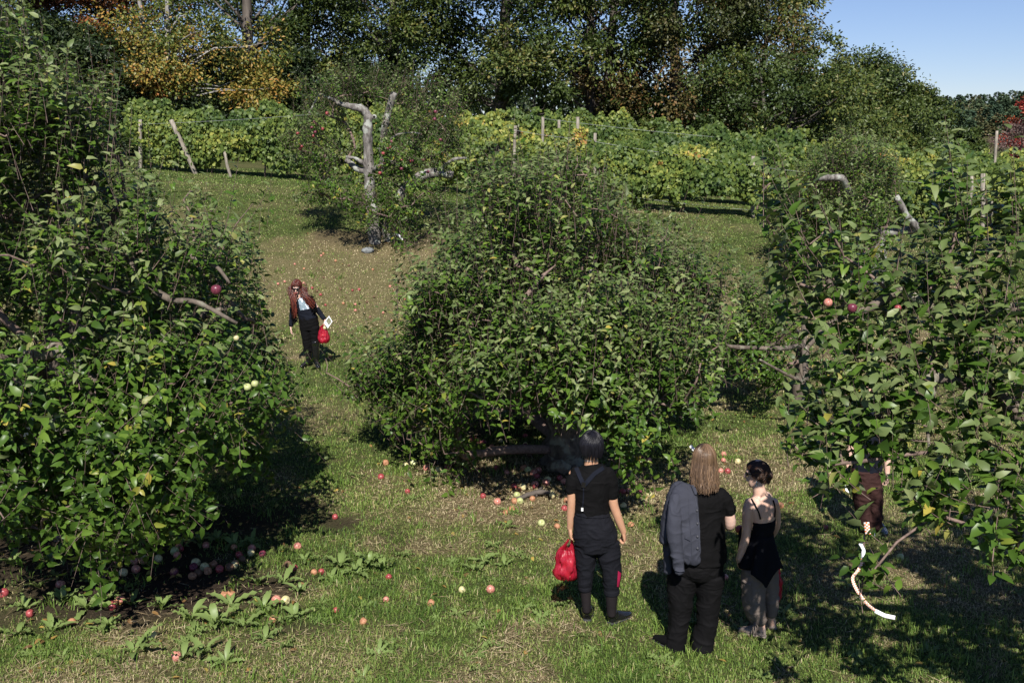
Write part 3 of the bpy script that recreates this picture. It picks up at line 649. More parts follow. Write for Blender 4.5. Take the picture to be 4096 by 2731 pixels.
paths += L6(fk, [(.3, .3, 1.5), (.7, -.2, 1.3), (-.7, .4, 1.3)], .05, .018)
SPR = [(1310, 262), (1345, 330), (1270, 300), (1395, 375), (1432, 405), (1470, 480), (1540, 495), (1500, 520), (1598, 580), (1655, 630), (1050, 405), (1125, 365), (1195, 330), (1010, 540), (960, 590), (935, 690), (1570, 560), (1180, 380), (1370, 420), (1250, 345), (1420, 470), (1090, 430), (1030, 480), (980, 640), (1620, 680)]
TREE_C = apple_tree('dense dome shaped apple tree in the centre, leaves sweeping over the fallen apples', b_, paths, cl, .28, 11, .52, 11, .096, (-.5, 1.5), upz=2.0, outc=cc + [0, 0, 1.3], sun=.55, filt=keeper(Cpoly, .22))

g1 = Geo(); g2 = Geo()
for (x, y) in SPR:
    dd = cc[1] - .3 + rng.normal() * .5; p1 = B(x, y, dd); p0 = p1 + [rng.normal() * .06 + .03 * np.sign(1300 - x), rng.normal() * .06, -.5 - .25 * rng.random()]
    shoots(g1, g2, p0[None], (p1 - p0)[None], np.array([np.linalg.norm(p1 - p0)]), 0.0, 13, .090, .3, wid=.006, droop=.55)
build('twig_sprays', g1, M['twig'], TREE_C); build('spray_leaves', g2, M['sprout_leaf'], TREE_C)
# --- left tree: tall, close, its trunk just outside the picture
Lpoly = [(-400, -100), (40, 20), (70, 60), (120, 160), (150, 90), (180, 150), (175, 230), (262, 160), (275, 260), (240, 330), (300, 380), (350, 420), (380, 520), (440, 430), (500, 520), (540, 560), (600, 410), (640, 450), (570, 540), (600, 640), (560, 700), (640, 760), (700, 850),
         (670, 930), (610, 1010), (640, 1090), (590, 1100), (520, 1090), (490, 960), (470, 1150), (420, 1200), (330, 1250), (270, 1330), (200, 1330), (190, 1240), (110, 1260), (60, 1190), (-400, 1200)]
bl = np.array([-4.75, 10.2, 0.0]); bl[2] = float(gz(bl[0], bl[1]))
def Rl(z): return np.interp(z, [.2, .6, 1.2, 2.0, 2.8, 3.6, 4.4, 5.2, 5.8], [1.9, 2.5, 2.9, 2.95, 2.7, 2.3, 1.75, 1.0, .3])
cl = np.concatenate([hull(Lpoly, bl[1], bl[0], Rl, 460, shell=.58, zmin=.5, zmax=5.7, holes=.50, seed=3), hull(Lpoly, bl[1], bl[0], Rl, 120, shell=0, zmin=1.4, zmax=5), np.array([B(x, y, d_) for x, y, d_ in ((60, 1080, 8.3), (130, 1120, 8.2), (200, 1100, 8.2), (250, 1160, 8.1), (150, 1190, 8.1), (220, 1250, 8.0), (90, 1180, 8.2), (300, 1180, 8.2), (360, 1150, 8.3), (20, 1130, 8.3), (400, 1080, 8.4), (120, 240, 9.6), (60, 180, 9.8), (160, 330, 9.4), (220, 300, 9.3), (100, 420, 9.2), (40, 320, 9.4)) for _ in (0, 1, 2)]) + rng.normal(size=(51, 3)) * .15])
fk = bl + [.1, -.1, 1.5]
paths = [([bl + [0, 0, -.1], bl + [.05, 0, .6], bl + [.02, -.05, 1.1], fk], .27, .19, None)]
limbA = [fk - [0, 0, .1], B(60, 820, 9.2), B(140, 800, 8.8), B(215, 880, 8.3)]
limbB = [fk, B(200, 560, 9.6), B(292, 575, 8.9), B(325, 645, 8.7), B(392, 690, 8.55), B(450, 690, 8.5), B(545, 742, 8.5)]
limbC = [B(410, 560, 9.0), B(440, 590, 8.8), B(500, 612, 8.75), B(528, 650, 8.7)]
paths += [(limbA, .13, .05, 10), (limbB, .055, .016, 10), (limbC, .03, .012, None)] + L6(fk, [(1.4, 1.2, .8), (-.6, 1.6, .7), (-1.8, .3, .6), (-.8, -1.3, .9), (.2, .2, 2.9), (-.6, .6, 2.2), (.9, -.4, 2.1)])
def keepL(P): px, py = proj(P); return inpoly(px, py, [(x / 2.296875 + (6 if x > 300 else 0), y / 2.296875) for x, y in Lpoly]) | ((rng.random(len(P)) < .15) & ~((px > 272) & (px < 350) & (py > 255) & (py < 385)))
TREE_L = apple_tree('tall apple tree filling the left side, broad weeds and windfalls at its foot', bl, paths, cl, .30, 10, .54, 11, .102, (-.35, 1.3), upz=3.6, outc=bl + [0, 0, 1.6], sun=.5, filt=keepL)

# --- right tree: nearest the camera, trunk outside the frame, long sprays reaching in
br = np.array([5.75, 6.9, 0.0]); br[2] = float(gz(br[0], br[1]))
fk = br + [-.1, 0, 1.7]
def sp(lst): return np.array([B(x, y, d) for x, y, d in lst])
vis = [(1760, 500, 6.6), (1800, 470, 6.5), (1860, 560, 6.4), (1900, 520, 6.5), (1940, 590, 6.6), (2010, 640, 6.5), (1800, 640, 6.6), (1860, 660, 6.5), (1900, 720, 6.4), (1830, 730, 6.7), (1950, 760, 6.5), (2020, 740, 6.6), (2090, 700, 6.4), (2150, 640, 6.5),
       (2190, 560, 6.4), (2100, 590, 6.7), (2200, 480, 6.5), (2160, 440, 6.6), (2260, 640, 6.4), (2320, 560, 6.5), (2300, 700, 6.2), (2340, 480, 6.6), (2200, 720, 6.3), (2130, 790, 6.2), (2230, 800, 6.2), (2050, 820, 6.3), (1970, 840, 6.3), (2310, 830, 6.0),
       (1900, 870, 6.2), (1960, 920, 6.1), (2040, 900, 6.1), (2110, 880, 6.0), (1860, 960, 6.2), (1920, 1000, 6.0), (2000, 990, 6.0), (2080, 970, 6.0), (2150, 940, 5.9), (2230, 900, 5.9), (1840, 1040, 6.1), (1900, 1070, 6.0), (1970, 1060, 5.9),
       (2040, 1050, 5.9), (2110, 1040, 5.9), (1810, 1010, 6.2), (2130, 1110, 5.9), (2150, 1180, 5.9), (2250, 1010, 5.8), (2330, 970, 5.8), (2340, 1060, 5.7), (2290, 1120, 5.7),
       (2330, 1180, 5.65), (2280, 1220, 5.65), (2340, 1260, 5.6), (2330, 780, 6.0), (2345, 650, 6.2), (1990, 690, 6.9), (2080, 640, 7.0), (2240, 590, 6.9), (2170, 860, 6.4), (2290, 880, 6.0), (2180, 700, 6.8), (2050, 720, 6.9), (2330, 860, 6.3), (1880, 610, 6.8), (1780, 560, 6.7), (1930, 660, 6.9), (2290, 480, 6.7), (1985, 1280, 5.8), (1980, 1340, 5.75), (2120, 1160, 5.9)]
hid = []
while len(hid) < 105:
    q = np.array([3.1 + rng.random() * 5.2, 3.0 + rng.random() * 6.6, 1.2 + rng.random() * 3.6])
    if ((q[0] - 5.75) / 3.0) ** 2 + ((q[1] - 6.4) / 3.4) ** 2 + ((q[2] - 2.6) / 2.0) ** 2 < 1 and proj(q)[0][0] > 1062: hid.append(q)
while len(hid) < 165:
    q = np.array([3.3 + rng.random() * 2.2, 3.4 + rng.random() * 3.2, 1.9 + rng.random() * 2.2])
    if proj(q)[0][0] > 1066: hid.append(q)
cl = np.concatenate([sp(vis), np.array(hid)])
lA = [fk, br + [-.6, -.3, 2.3], B(2300, 905, 6.1), B(2140, 860, 6.05), B(2100, 905, 6.0), B(2010, 960, 6.0)]
lA2 = [B(2142, 850, 6.05), B(2146, 900, 6.0), B(2130, 980, 5.95), B(2135, 1040, 5.9)]
lB = [fk, br + [-.5, .1, 2.6], B(2330, 700, 6.4), B(2180, 740, 6.4), B(2070, 660, 6.5), B(1960, 730, 6.5), B(1900, 640, 6.5)]
lC = [fk - [0, 0, .2], B(2330, 950, 5.9), B(2300, 890, 5.95), B(2352, 860, 6.0)]
paths = [([br + [0, 0, -.1], br + [0, 0, .7], br + [-.05, 0, 1.2], fk], .24, .17, None), (lA, .06, .02, 12), (lA2, .018, .008, None), (lB, .06, .018, 12), (lC, .07, .03, 12)] + L6(fk, [(1.4, .4, .6), (.4, 1.6, .8), (.8, -1.6, .6), (-.9, -1.5, .9), (.2, .1, 2.0), (-.4, 1.2, 1.3)], .1, .03, 12)
def keepR(P):
    px, py = proj(P); vx = px * 2.296875; vy = py * 2.296875
    lim = np.interp(vy, [260, 330, 430, 600, 800, 950, 1030, 1100, 1200, 1300, 1420], [2130, 1760, 1745, 1740, 1800, 1790, 1775, 1850, 1910, 2230, 2290])
    top = np.interp(vx, [1730, 1800, 1890, 1990, 2080, 2150, 2210, 2240, 2300, 2352, 2600], [300, 330, 470, 560, 520, 300, 300, 480, 380, 280, 200])
    botv = np.interp(vx, [1700, 1790, 1850, 1930, 2040, 2150, 2200, 2240, 2260, 2400], [1060, 1090, 1110, 1200, 1215, 1215, 1130, 1110, 1310, 1330])
    door = (vx > 1925) & (vx < 2060) & (vy > 1075) & (vy < 1235) & (rng.random(len(P)) < .86)
    hang_ = (np.abs(vx - 1980) < 55) & (vy < 1385) & (vy > 1245)
    return ((vx > lim) & (vy > top) & (vy < botv) & ~door) | hang_ | (px > 1060)
TREE_R = apple_tree('nearest apple tree reaching in from the right edge with large leaves and a checkered ribbon', br, paths, cl, .20, 6, .42, 11, .108, (-.1, 1.15), upz=3.2, outc=br + [0, 0, 2.0], sun=.5, r_tip=.0045, expo=.42, filt=keepR, lw=.56)
g1 = Geo(); g2 = Geo()
tips = [((1858, 590), (1780, 312), 6.5, 15), ((2205, 520), (2170, 262), 6.45, 15), ((2338, 560), (2325, 298), 6.4, 14), ((1920, 560), (1880, 448), 6.45, 9), ((2060, 620), (2080, 500), 6.5, 9), ((2270, 560), (2265, 420), 6.5, 9), ((1985, 1225), (1978, 1372), 5.78, 12), ((2165, 1190), (2180, 1215), 5.9, 5), ((250, 420), (275, 175), 8.4, 12)]
for (a0, a1, d, nl_) in tips:
    p0 = B(*a0, d); p1 = B(*a1, d - .05); L_ = np.array([np.linalg.norm(p1 - p0)])
    shoots(g1, g2, p0[None], (p1 - p0)[None], L_, 0.0, nl_, .088, .4, wid=.005, lw=.55, droop=.5)
o_ = build('twig_sprays', g1, M['twig'], TREE_R); build('spray_leaves', g2, M['sprout_leaf'], TREE_R)

# --- low tree between the centre tree and the right tree
bm = G(800, 398)
Mpoly = [(1700, 640), (1760, 650), (1800, 690), (1850, 760), (1930, 790), (1960, 850), (1900, 940), (1860, 960), (1750, 950), (1700, 890), (1650, 830), (1680, 760)]
def Rm(z): return np.interp(z, [.3, .7, 1.2, 1.8, 2.3, 2.7], [1.5, 1.9, 1.8, 1.35, .8, .15])
cl = np.concatenate([hull(Mpoly, bm[1], bm[0], Rm, 90, shell=.5, zmin=.6, zmax=2.6, holes=.3), ])
fk = bm + [0, 0, .9]
paths = [([bm + [0, 0, -.1], bm + [0, 0, .4], fk], .14, .10, None), ([fk, B(1850, 880, 14.0), B(1790, 850, 13.8), B(1745, 825, 13.7)], .035, .014, 6), ([fk, B(1800, 800, 14.6), B(1690, 797, 14.4), B(1645, 788, 14.3)], .045, .022, 6)] + L6(fk, [(1.0, .3, .5), (.3, .9, .7), (-.4, -.8, .4)], .06, .02, 6)
TREE_M = apple_tree('low spreading apple tree between the centre tree and the right hand tree', bm, paths, cl, .27, 10, .46, 11, .092, (-.3, 1.3), upz=1.7, outc=bm + [0, 0, .8], sun=.55, filt=keeper(Mpoly, .2))

# --- back right tree: old pruned limbs with bushy regrowth in front of the yellowish vines
bk = np.array([(870 - 512) / F * 23.2 / CP, 23.2, 0]); bk[2] = float(gz(bk[0], bk[1]))
Kpoly = [(1940, 260), (1960, 330), (2010, 320), (2060, 350), (2080, 420), (2040, 500), (2060, 600), (1990, 640), (1900, 630), (1800, 620), (1720, 570), (1700, 500), (1740, 430), (1790, 420), (1830, 360), (1880, 300)]
def Rk(z): return np.interp(z, [.3, .8, 1.5, 2.2, 2.8, 3.3, 3.8], [2.0, 2.2, 2.2, 1.9, 1.4, .8, .2])
cl = hull(Kpoly, bk[1], bk[0], Rk, 170, shell=.45, zmin=.6, zmax=3.7, offset=bk[2], holes=.33)
fk = bk + [0, 0, 1.1]
paths = [([bk + [0, 0, -.1], bk + [.05, 0, .5], fk], .24, .19, None), ([fk, B(1990, 500, 22.6), B(1975, 460, 22.5)], .16, .14, 6), ([fk, B(2110, 525, 22.6), B(2085, 500, 22.5), B(2058, 450, 22.4)], .10, .075, 6), ([fk, B(1950, 440, 22.5), B(1935, 407, 22.3), B(1880, 408, 22.2)], .10, .07, 6)]
TREE_K = apple_tree('bushy old apple tree with sawn grey limbs before the yellowish vines', bk, paths, cl, .33, 10, .55, 11, .098, (-.2, 1.3), upz=2.2, outc=bk + [0, 0, 1.0], sun=.55, bark='bark_old', filt=keeper(Kpoly, .2))
# foliage skirt left of it, over the shaded slope
# --- the old gnarled tree
bo = GB(862, 556); do = bo[1]
def Bo(x, y, dd=0): return B(x, y, do + dd)
tr = [bo + [0, 0, -.15], Bo(858, 520), Bo(853, 470), Bo(848, 410, .05), Bo(846, 350, .05), Bo(844, 300), Bo(846, 262)]
hL = [Bo(846, 268), Bo(836, 250, .02), Bo(805, 244, -.05), Bo(780, 238, -.1), Bo(762, 226, -.15)]
hL2 = [Bo(764, 228, -.15), Bo(735, 215, -.2), Bo(720, 240, -.25), Bo(708, 262, -.3)]
low = [Bo(848, 400), Bo(836, 375, -.05), Bo(815, 362, -.1), Bo(795, 360, -.1)]
low2 = [Bo(848, 395, .05), Bo(820, 388, .1), Bo(796, 366, .2)]
t2 = [bo + [.35, .2, -.1], Bo(892, 520, .25), Bo(905, 490, .3), Bo(912, 455, .3), Bo(940, 425, .3), Bo(975, 400, .3), Bo(1005, 395, .3), Bo(1040, 402, .35)]
t2b = [Bo(1008, 396, .3), Bo(1022, 378, .25), Bo(1045, 364, .2), Bo(1072, 362, .2)]
sn = [Bo(880, 400, .6), Bo(878, 330, .5), Bo(884, 290, .4), Bo(895, 245, .35), Bo(906, 212, .3)]
snag = [Bo(895, 320, .1), Bo(912, 308, .1), Bo(945, 304, .1), Bo(965, 306, .1)]
ml = [Bo(852, 385), Bo(872, 385, .15), Bo(900, 372, .25), Bo(930, 385, .3)]
paths = [(tr, .165, .11, None), (hL, .10, .05, 24), (hL2, .04, .015, None), (low, .06, .035, None), (low2, .085, .06, None), (t2, .17, .11, None), (t2b, .065, .028, None), (sn, .09, .085, None), (snag, .025, .02, None), (ml, .085, .06, None)]
Op = []
for (x, y, n_, s_, dd) in ((730, 230, 5, 45, .1), (700, 300, 6, 40, -.1), (725, 350, 8, 45, 0), (690, 330, 3, 30, .2), (745, 400, 6, 45, -.2), (715, 440, 4, 35, -.3), (775, 420, 4, 30, -.3), (800, 320, 6, 50, .6), (830, 460, 4, 35, -.5), (850, 490, 3, 25, -.4), (890, 340, 7, 50, .4), (910, 380, 7, 45, -.2), (900, 440, 6, 40, -.2), (940, 470, 6, 40, -.2), (955, 350, 8, 50, .3), (1000, 300, 9, 60, .6),
                          (960, 270, 9, 60, .8), (920, 230, 7, 60, .9), (970, 210, 6, 55, 1.0), (1020, 250, 7, 50, .9), (880, 200, 5, 50, 1.0), (830, 210, 4, 45, .9), (1040, 340, 6, 45, .4), (890, 500, 4, 25, -.3), (920, 530, 2, 20, -.3), (790, 200, 4, 45, .6), (760, 260, 5, 45, .4), (1000, 440, 3, 30, 0)):
    for k in range(n_): Op.append(Bo(x + rng.normal() * s_ * .5, y + rng.normal() * s_ * .5, dd + rng.normal() * .45))
TREE_O = apple_tree('old gnarled apple tree with a bare grey trunk, sawn limbs and red apples', bo, paths, np.array(Op), .27, 13, .42, 10, .085, (-.35, .75), upz=3.2, outc=bo + [.3, .2, 2.0], sun=.5, bark='bark_old', hang=.25, r_tip=.006)
# knot on the bare trunk; a near-black plug paints the shade of its hole
g = Geo(); c = Bo(860, 268, -.11); tube(g, [c + [0, .06, 0], c + [0, -.02, 0], c + [0, -.045, .0]], [.055, .062, .045], 10); build('knot', g, M['bark_old'], TREE_O)
g = Geo(); tube(g, [c + [0, .0, 0], c + [0, -.05, 0]], [.034, .03], 10); build('painted_hole_shade', g, plain('dark hollow', (.015, .012, .01), .95, .1), TREE_O)
# ---------------------------------------------------------------- people
from mathutils.bvhtree import BVHTree
def loft(g, C, ra, rb, adir, sides=20, cap=True, dome=.05):
    """elliptic loft through centres C; half-widths ra along adir, rb across; domed ends"""
    C = np.asarray(C, float); n = len(C); ra = np.broadcast_to(np.asarray(ra, float), (n,)).copy(); rb = np.broadcast_to(np.asarray(rb, float), (n,)).copy()
    if n > 2:                           # smooth the run
        m = (n - 1) * 4 + 1; t = np.linspace(0, n - 1, m); ti = np.arange(n)
        def sm(v):
            q = np.interp(t, ti, v); q2 = q.copy()
            for _ in range(3): q2[1:-1] = .25 * q2[:-2] + .5 * q2[1:-1] + .25 * q2[2:]
            return q2
        C = np.stack([sm(C[:, k]) for k in range(3)], 1); ra = sm(ra); rb = sm(rb); n = m
    if cap:
        t0 = nrm(C[0] - C[1]); t1 = nrm(C[-1] - C[-2]); a0 = min(ra[0], rb[0], dome); a1 = min(ra[-1], rb[-1], dome)
        C = np.concatenate([[C[0] + t0 * a0 * .62, C[0] + t0 * a0 * .42], C, [C[-1] + t1 * a1 * .42, C[-1] + t1 * a1 * .62]])
        ra = np.concatenate([[ra[0] * .35, ra[0] * .75], ra, [ra[-1] * .75, ra[-1] * .35]]); rb = np.concatenate([[rb[0] * .35, rb[0] * .75], rb, [rb[-1] * .75, rb[-1] * .35]]); n += 4
    t = nrm(np.gradient(C, axis=0)); ad = np.broadcast_to(np.asarray(adir, float), (n, 3))
    a = nrm(ad - t * np.sum(ad * t, 1, keepdims=True)); b = np.cross(t, a)
    th = np.arange(sides) / sides * 2 * np.pi
    V = C[:, None] + a[:, None] * (ra[:, None] * np.cos(th))[..., None] + b[:, None] * (rb[:, None] * np.sin(th))[..., None]
    i = np.arange(n - 1)[:, None] * sides; k = np.arange(sides)[None]; k2 = (k + 1) % sides
    Q = np.stack([i + k, i + k2, i + sides + k2, i + sides + k], -1).reshape(-1, 4); V = V.reshape(-1, 3); T = []
    if cap:
        c0 = len(V); V = np.concatenate([V, C[:1], C[-1:]])
        for q in range(sides): T.append((c0, (q + 1) % sides, q)); T.append((c0 + 1, (n - 1) * sides + q, (n - 1) * sides + (q + 1) % sides))
    g.add(V, Q, T)
def ball(g, c, r, sides=14, rings=9):
    c = np.asarray(c, float); r = np.broadcast_to(np.asarray(r, float), (3,))
    ph = np.linspace(0, np.pi, rings + 1)[1:-1]; th = np.arange(sides) / sides * 2 * np.pi
    V = np.concatenate([[[0, 0, 1]], np.stack([np.outer(np.sin(ph), np.cos(th)), np.outer(np.sin(ph), np.sin(th)), np.outer(np.cos(ph), np.ones(sides))], -1).reshape(-1, 3), [[0, 0, -1]]]) * r + c
    Q = []; T = []
    for q in range(sides):
        T.append((0, 1 + q, 1 + (q + 1) % sides)); e = len(V) - 1; o = 1 + (rings - 2) * sides; T.append((e, o + (q + 1) % sides, o + q))
        for i in range(rings - 2): o = 1 + i * sides; Q.append((o + q, o + sides + q, o + sides + (q + 1) % sides, o + (q + 1) % sides))
    g.add(V, Q, T)
_ts = bpy.data.scenes.new('workbench')
def remesh(name, geo, vox=.007, smooth=4, folds=0.0, fscale=(9, 9, 22), fdir=None, seed=0, fine=0.0):
    """melts overlapping lofts into one continuous surface, then presses cloth folds into it"""
    V, Q, T, _ = geo.arrays(); me = mesh('tmp', V, Q, T); o = bpy.data.objects.new('tmp', me); _ts.collection.objects.link(o)
    md = o.modifiers.new('r', 'REMESH'); md.mode = 'VOXEL'; md.voxel_size = vox
    if smooth: s = o.modifiers.new('s', 'SMOOTH'); s.iterations = smooth; s.factor = .5
    _ts.view_layers[0].update(); dg = _ts.view_layers[0].depsgraph
    out = bpy.data.meshes.new_from_object(o.evaluated_get(dg)); out.name = name
    bpy.data.objects.remove(o); bpy.data.meshes.remove(me)
    n = len(out.vertices); co = np.empty(n * 3, np.float32); out.vertices.foreach_get('co', co); co = co.reshape(-1, 3).astype(float)
    if folds or fine:
        no = np.empty(n * 3, np.float32); out.vertices.foreach_get('normal', no); no = no.reshape(-1, 3)
        q = co * np.array(fscale) + seed; wv = fbm(co * 6 + seed, 2)[:, None]; q = q + wv * 2.2
        r = 1 - np.abs(2 * noise3(q) - 1); r2 = 1 - np.abs(2 * noise3(q * 2.1 + 7) - 1)
        dsp = folds * ((r ** 2 - .45) + .45 * (r2 ** 2 - .45)) + fine * (noise3(co * 60) - .5)
        co = co + no * dsp[:, None]
    out.vertices.foreach_set('co', co.astype(np.float32).ravel()); out.polygons.foreach_set('use_smooth', np.ones(len(out.polygons), bool)); out.update()
    return out
def wear(name, me, m, parent):
    o0 = org(parent); n = len(me.vertices); co = np.empty(n * 3, np.float32); me.vertices.foreach_get('co', co); w_ = co.reshape(-1, 3).astype(float)
    tree = BVHTree.FromPolygons([tuple(v) for v in w_], [tuple(p.vertices) for p in me.polygons])
    me.vertices.foreach_set('co', (w_ - o0).astype(np.float32).ravel()); me.update()
    o = place(name, me, m, parent); o['_'] = 0; del o['_']
    return o, tree
EYE = Vector((0, 0, CAM_H))
def on(tree, X, Y, lift=.004):
    r = Vector(ray(X / 4., Y / 4.)).normalized(); h = tree.ray_cast(EYE, r)
    if h[0] is None:
        return None
    return np.array(h[0]) - np.array(r) * lift
def strap(name, tree, pts, w_, m, parent, lift=.004, n=14, thick=.003):
    """flat band lying on a surface along the traced line"""
    pts = np.array(pts, float); t = np.linspace(0, len(pts) - 1, n); P = []
    for k in t:
        X, Y = [np.interp(k, np.arange(len(pts)), pts[:, j]) for j in (0, 1)]; p = on(tree, X, Y, lift)
        if p is not None: P.append(p)
    P = np.array(P); tg = nrm(np.gradient(P, axis=0)); v = nrm(np.array([0, 0, CAM_H]) - P); s = nrm(np.cross(tg, v)); nn = np.cross(s, tg)
    g = Geo(); k = len(P)
    V = np.stack([P - s * w_ / 2 - nn * thick, P - s * w_ / 2 + nn * thick, P + s * w_ / 2 + nn * thick, P + s * w_ / 2 - nn * thick], 1).reshape(-1, 3); Q = []
    for i in range(k - 1):
        for j in range(4): Q.append((i * 4 + j, i * 4 + (j + 1) % 4, i * 4 + 4 + (j + 1) % 4, i * 4 + 4 + j))
    Q += [(3, 2, 1, 0), (k * 4 - 4, k * 4 - 3, k * 4 - 2, k * 4 - 1)]
    g.add(V, Q); return build(name, g, m, parent, smooth=False)
def patch(name, tree, quad, nx_, ny_, m, parent, lift=.004):
    """sheet lying on a surface inside a traced four-cornered outline"""
    q = np.array(quad, float); P = np.zeros((ny_, nx_, 3)); last = None
    for j in range(ny_):
        for i in range(nx_):
            u, v = i / (nx_ - 1), j / (ny_ - 1); c = (q[0] * (1 - u) + q[1] * u) * (1 - v) + (q[3] * (1 - u) + q[2] * u) * v
            p = on(tree, c[0], c[1], lift); P[j, i] = last if p is None else p; last = P[j, i]
    g = Geo(); ii = (np.arange(ny_ - 1)[:, None] * nx_ + np.arange(nx_ - 1)).ravel()
    g.add(P.reshape(-1, 3), np.stack([ii, ii + nx_, ii + nx_ + 1, ii + 1], 1)); return build(name, g, m, parent)
def head(g, c, f, s=1.0, tilt=0.0):
    f = nrm(np.array([f[0], f[1], 0.0])); u = np.array([0, 0, 1.]); r = np.cross(f, u)
    f2 = f * math.cos(tilt) - u * math.sin(tilt); u2 = u * math.cos(tilt) + f * math.sin(tilt)
    def W(x, y, z): return np.asarray(c) + (r * x + f2 * y + u2 * z) * s
    pr = [(-.117, .022, .045, .085), (-.105, .040, .005, .096), (-.075, .054, -.035, .098), (-.035, .064, -.078, .094), (.0, .071, -.094, .094), (.03, .075, -.102, .096), (.06, .074, -.100, .092), (.09, .062, -.082, .070), (.108, .042, -.055, .042)]
    loft(g, [W(0, (a + b) / 2, z) for z, h, a, b in pr], [h * s for z, h, a, b in pr], [(b - a) / 2 * s for z, h, a, b in pr], r, 24)
    loft(g, [W(0, .092, .012), W(0, .104, -.012), W(0, .116, -.036), W(0, .100, -.046)], np.array([.008, .011, .015, .010]) * s, np.array([.010, .013, .014, .008]) * s, r, 10)      # nose
    loft(g, [W(0, .092, -.068), W(0, .100, -.066)], np.array([.024, .018]) * s, np.array([.010, .006]) * s, r, 10)                                # lips
    loft(g, [W(-.045, .082, .024), W(0, .094, .027), W(.045, .082, .024)], .010 * s, .009 * s, u, 8)                                             # brow
    for k in (-1, 1): loft(g, [W(k * .071, -.012, -.034), W(k * .080, -.018, -.005), W(k * .077, -.016, .022)], np.array([.010, .017, .013]) * s, np.array([.006, .010, .008]) * s, f2, 10)  # ears
    return W, r, f2, u2
def hand(g, Wp, d, n, side, curl=.5, s=1.0):
    """palm, four separate fingers of different length bent by curl, and a thumb off the side; n = palm normal, side = thumb side"""
    d = nrm(np.asarray(d, float)); n = nrm(n - d * np.dot(n, d)); sd = nrm(np.asarray(side, float) - d * np.dot(side, d)); sd = nrm(sd - n * np.dot(sd, n))
    loft(g, [Wp, Wp + d * .03 * s, Wp + d * .065 * s, Wp + d * .092 * s], np.array([.024, .034, .040, .038]) * s, np.array([.019, .018, .015, .012]) * s, sd, 14)
    for k, (o, ln) in enumerate(((.029, .072), (.010, .080), (-.009, .075), (-.027, .060))):
        p = Wp + (d * .088 + sd * o) * s; P = [p]; ang = curl * .6
        for q, fr in enumerate((.45, .32, .23)):
            p = p + (d * math.cos(ang) + n * math.sin(ang) + sd * .06 * (1.5 - k)) * ln * fr * s; P.append(p); ang += curl * (1.05 + .1 * k)
        loft(g, P, np.array([.0098, .0092, .0085, .0070]) * s, np.array([.0098, .0092, .0085, .0070]) * s, sd, 8)
    p0 = Wp + (d * .028 + sd * .026) * s; p1 = p0 + (d * .030 + sd * .024 + n * .012) * s; p2 = p1 + (d * .030 + sd * .004 * (1 - curl) + n * .018 * (.4 + curl)) * s; p3 = p2 + (d * .022 - sd * .006 * curl + n * .012 * curl) * s
    loft(g, [p0, p1, p2, p3], np.array([.015, .012, .0105, .008]) * s, np.array([.015, .012, .0105, .008]) * s, n, 8)
def cloth_mat(name, c, rough=.85, amt=.18, weave=380, sheen=.0):
    m, nt, b = mat(name); L = nt.links
    n = ntex(nt, 7, 4); r = ramp(nt, [(.3, tuple(v * (1 - amt) for v in c)), (.7, tuple(v * (1 + amt) for v in c))]); L.new(n.outputs[0], r.inputs[0]); L.new(r.outputs[0], b.inputs['Base Color'])
    b.inputs['Roughness'].default_value = rough; b.inputs['Specular IOR Level'].default_value = .10
    if sheen: b.inputs['Sheen Weight'].default_value = sheen
    n2 = ntex(nt, 26, 4); n3 = ntex(nt, weave, 2); ad = nt.nodes.new('ShaderNodeMath'); ad.operation = 'MULTIPLY_ADD'; L.new(n3.outputs[0], ad.inputs[0]); ad.inputs[1].default_value = .25; L.new(n2.outputs[0], ad.inputs[2])
    bump(nt, ad.outputs[0], b, .35, .012); return m
def skin_mat(name, c):
    m, nt, b = mat(name); L = nt.links; n = ntex(nt, 14, 4)
    r = ramp(nt, [(.3, (c[0] * .9, c[1] * .82, c[2] * .8)), (.7, c)]); L.new(n.outputs[0], r.inputs[0]); L.new(r.outputs[0], b.inputs['Base Color'])
    b.inputs['Roughness'].default_value = .5; b.inputs['Subsurface Weight'].default_value = .08; b.inputs['Subsurface Radius'].default_value = (.01, .004, .002); b.inputs['Specular IOR Level'].default_value = .35
    bump(nt, ntex(nt, 60, 3).outputs[0], b, .12, .004); return m
def hair_mat(name, stops, rough=.38, spec=.5):
    m, nt, b = mat(name); L = nt.links; a = nt.nodes.new('ShaderNodeAttribute'); a.attribute_name = 'tint'; r = ramp(nt, stops); L.new(a.outputs['Fac'], r.inputs[0]); L.new(r.outputs[0], b.inputs['Base Color'])
    b.inputs['Roughness'].default_value = rough; b.inputs['Specular IOR Level'].default_value = spec; b.inputs['Anisotropic'].default_value = .4; return m
M['black'] = cloth_mat('black cotton', (.0042, .0040, .0044)); M['black_trousers'] = cloth_mat('faded black twill', (.0085, .0088, .012))
M['black_denim'] = cloth_mat('black denim', (.0055, .0052, .0058)); M['charcoal'] = cloth_mat('charcoal canvas', (.040, .042, .056), amt=.12)
M['dress'] = cloth_mat('black jersey', (.0055, .0058, .0085)); M['taupe'] = cloth_mat('taupe canvas', (.155, .125, .108), amt=.12); M['brown_trousers'] = cloth_mat('dark brown cotton', (.042, .020, .018)); M['navy'] = cloth_mat('navy cotton', (.0075, .009, .015))
M['sock'] = cloth_mat('black knit', (.016, .013, .014)); M['crimson'] = plain('crimson satin', (.32, .015, .06), .4, .5); M['leather'] = plain('polished black leather', (.008, .008, .009), .16, .6, 8, .3, .15, 40)
M['boot_sole'] = plain('boot sole', (.03, .03, .032), .7, .3); M['skin_tan'] = skin_mat('tan skin', (.52, .30, .19)); M['skin_pale'] = skin_mat('pale skin', (.66, .45, .37)); M['skin_fair'] = skin_mat('fair skin', (.62, .42, .33))
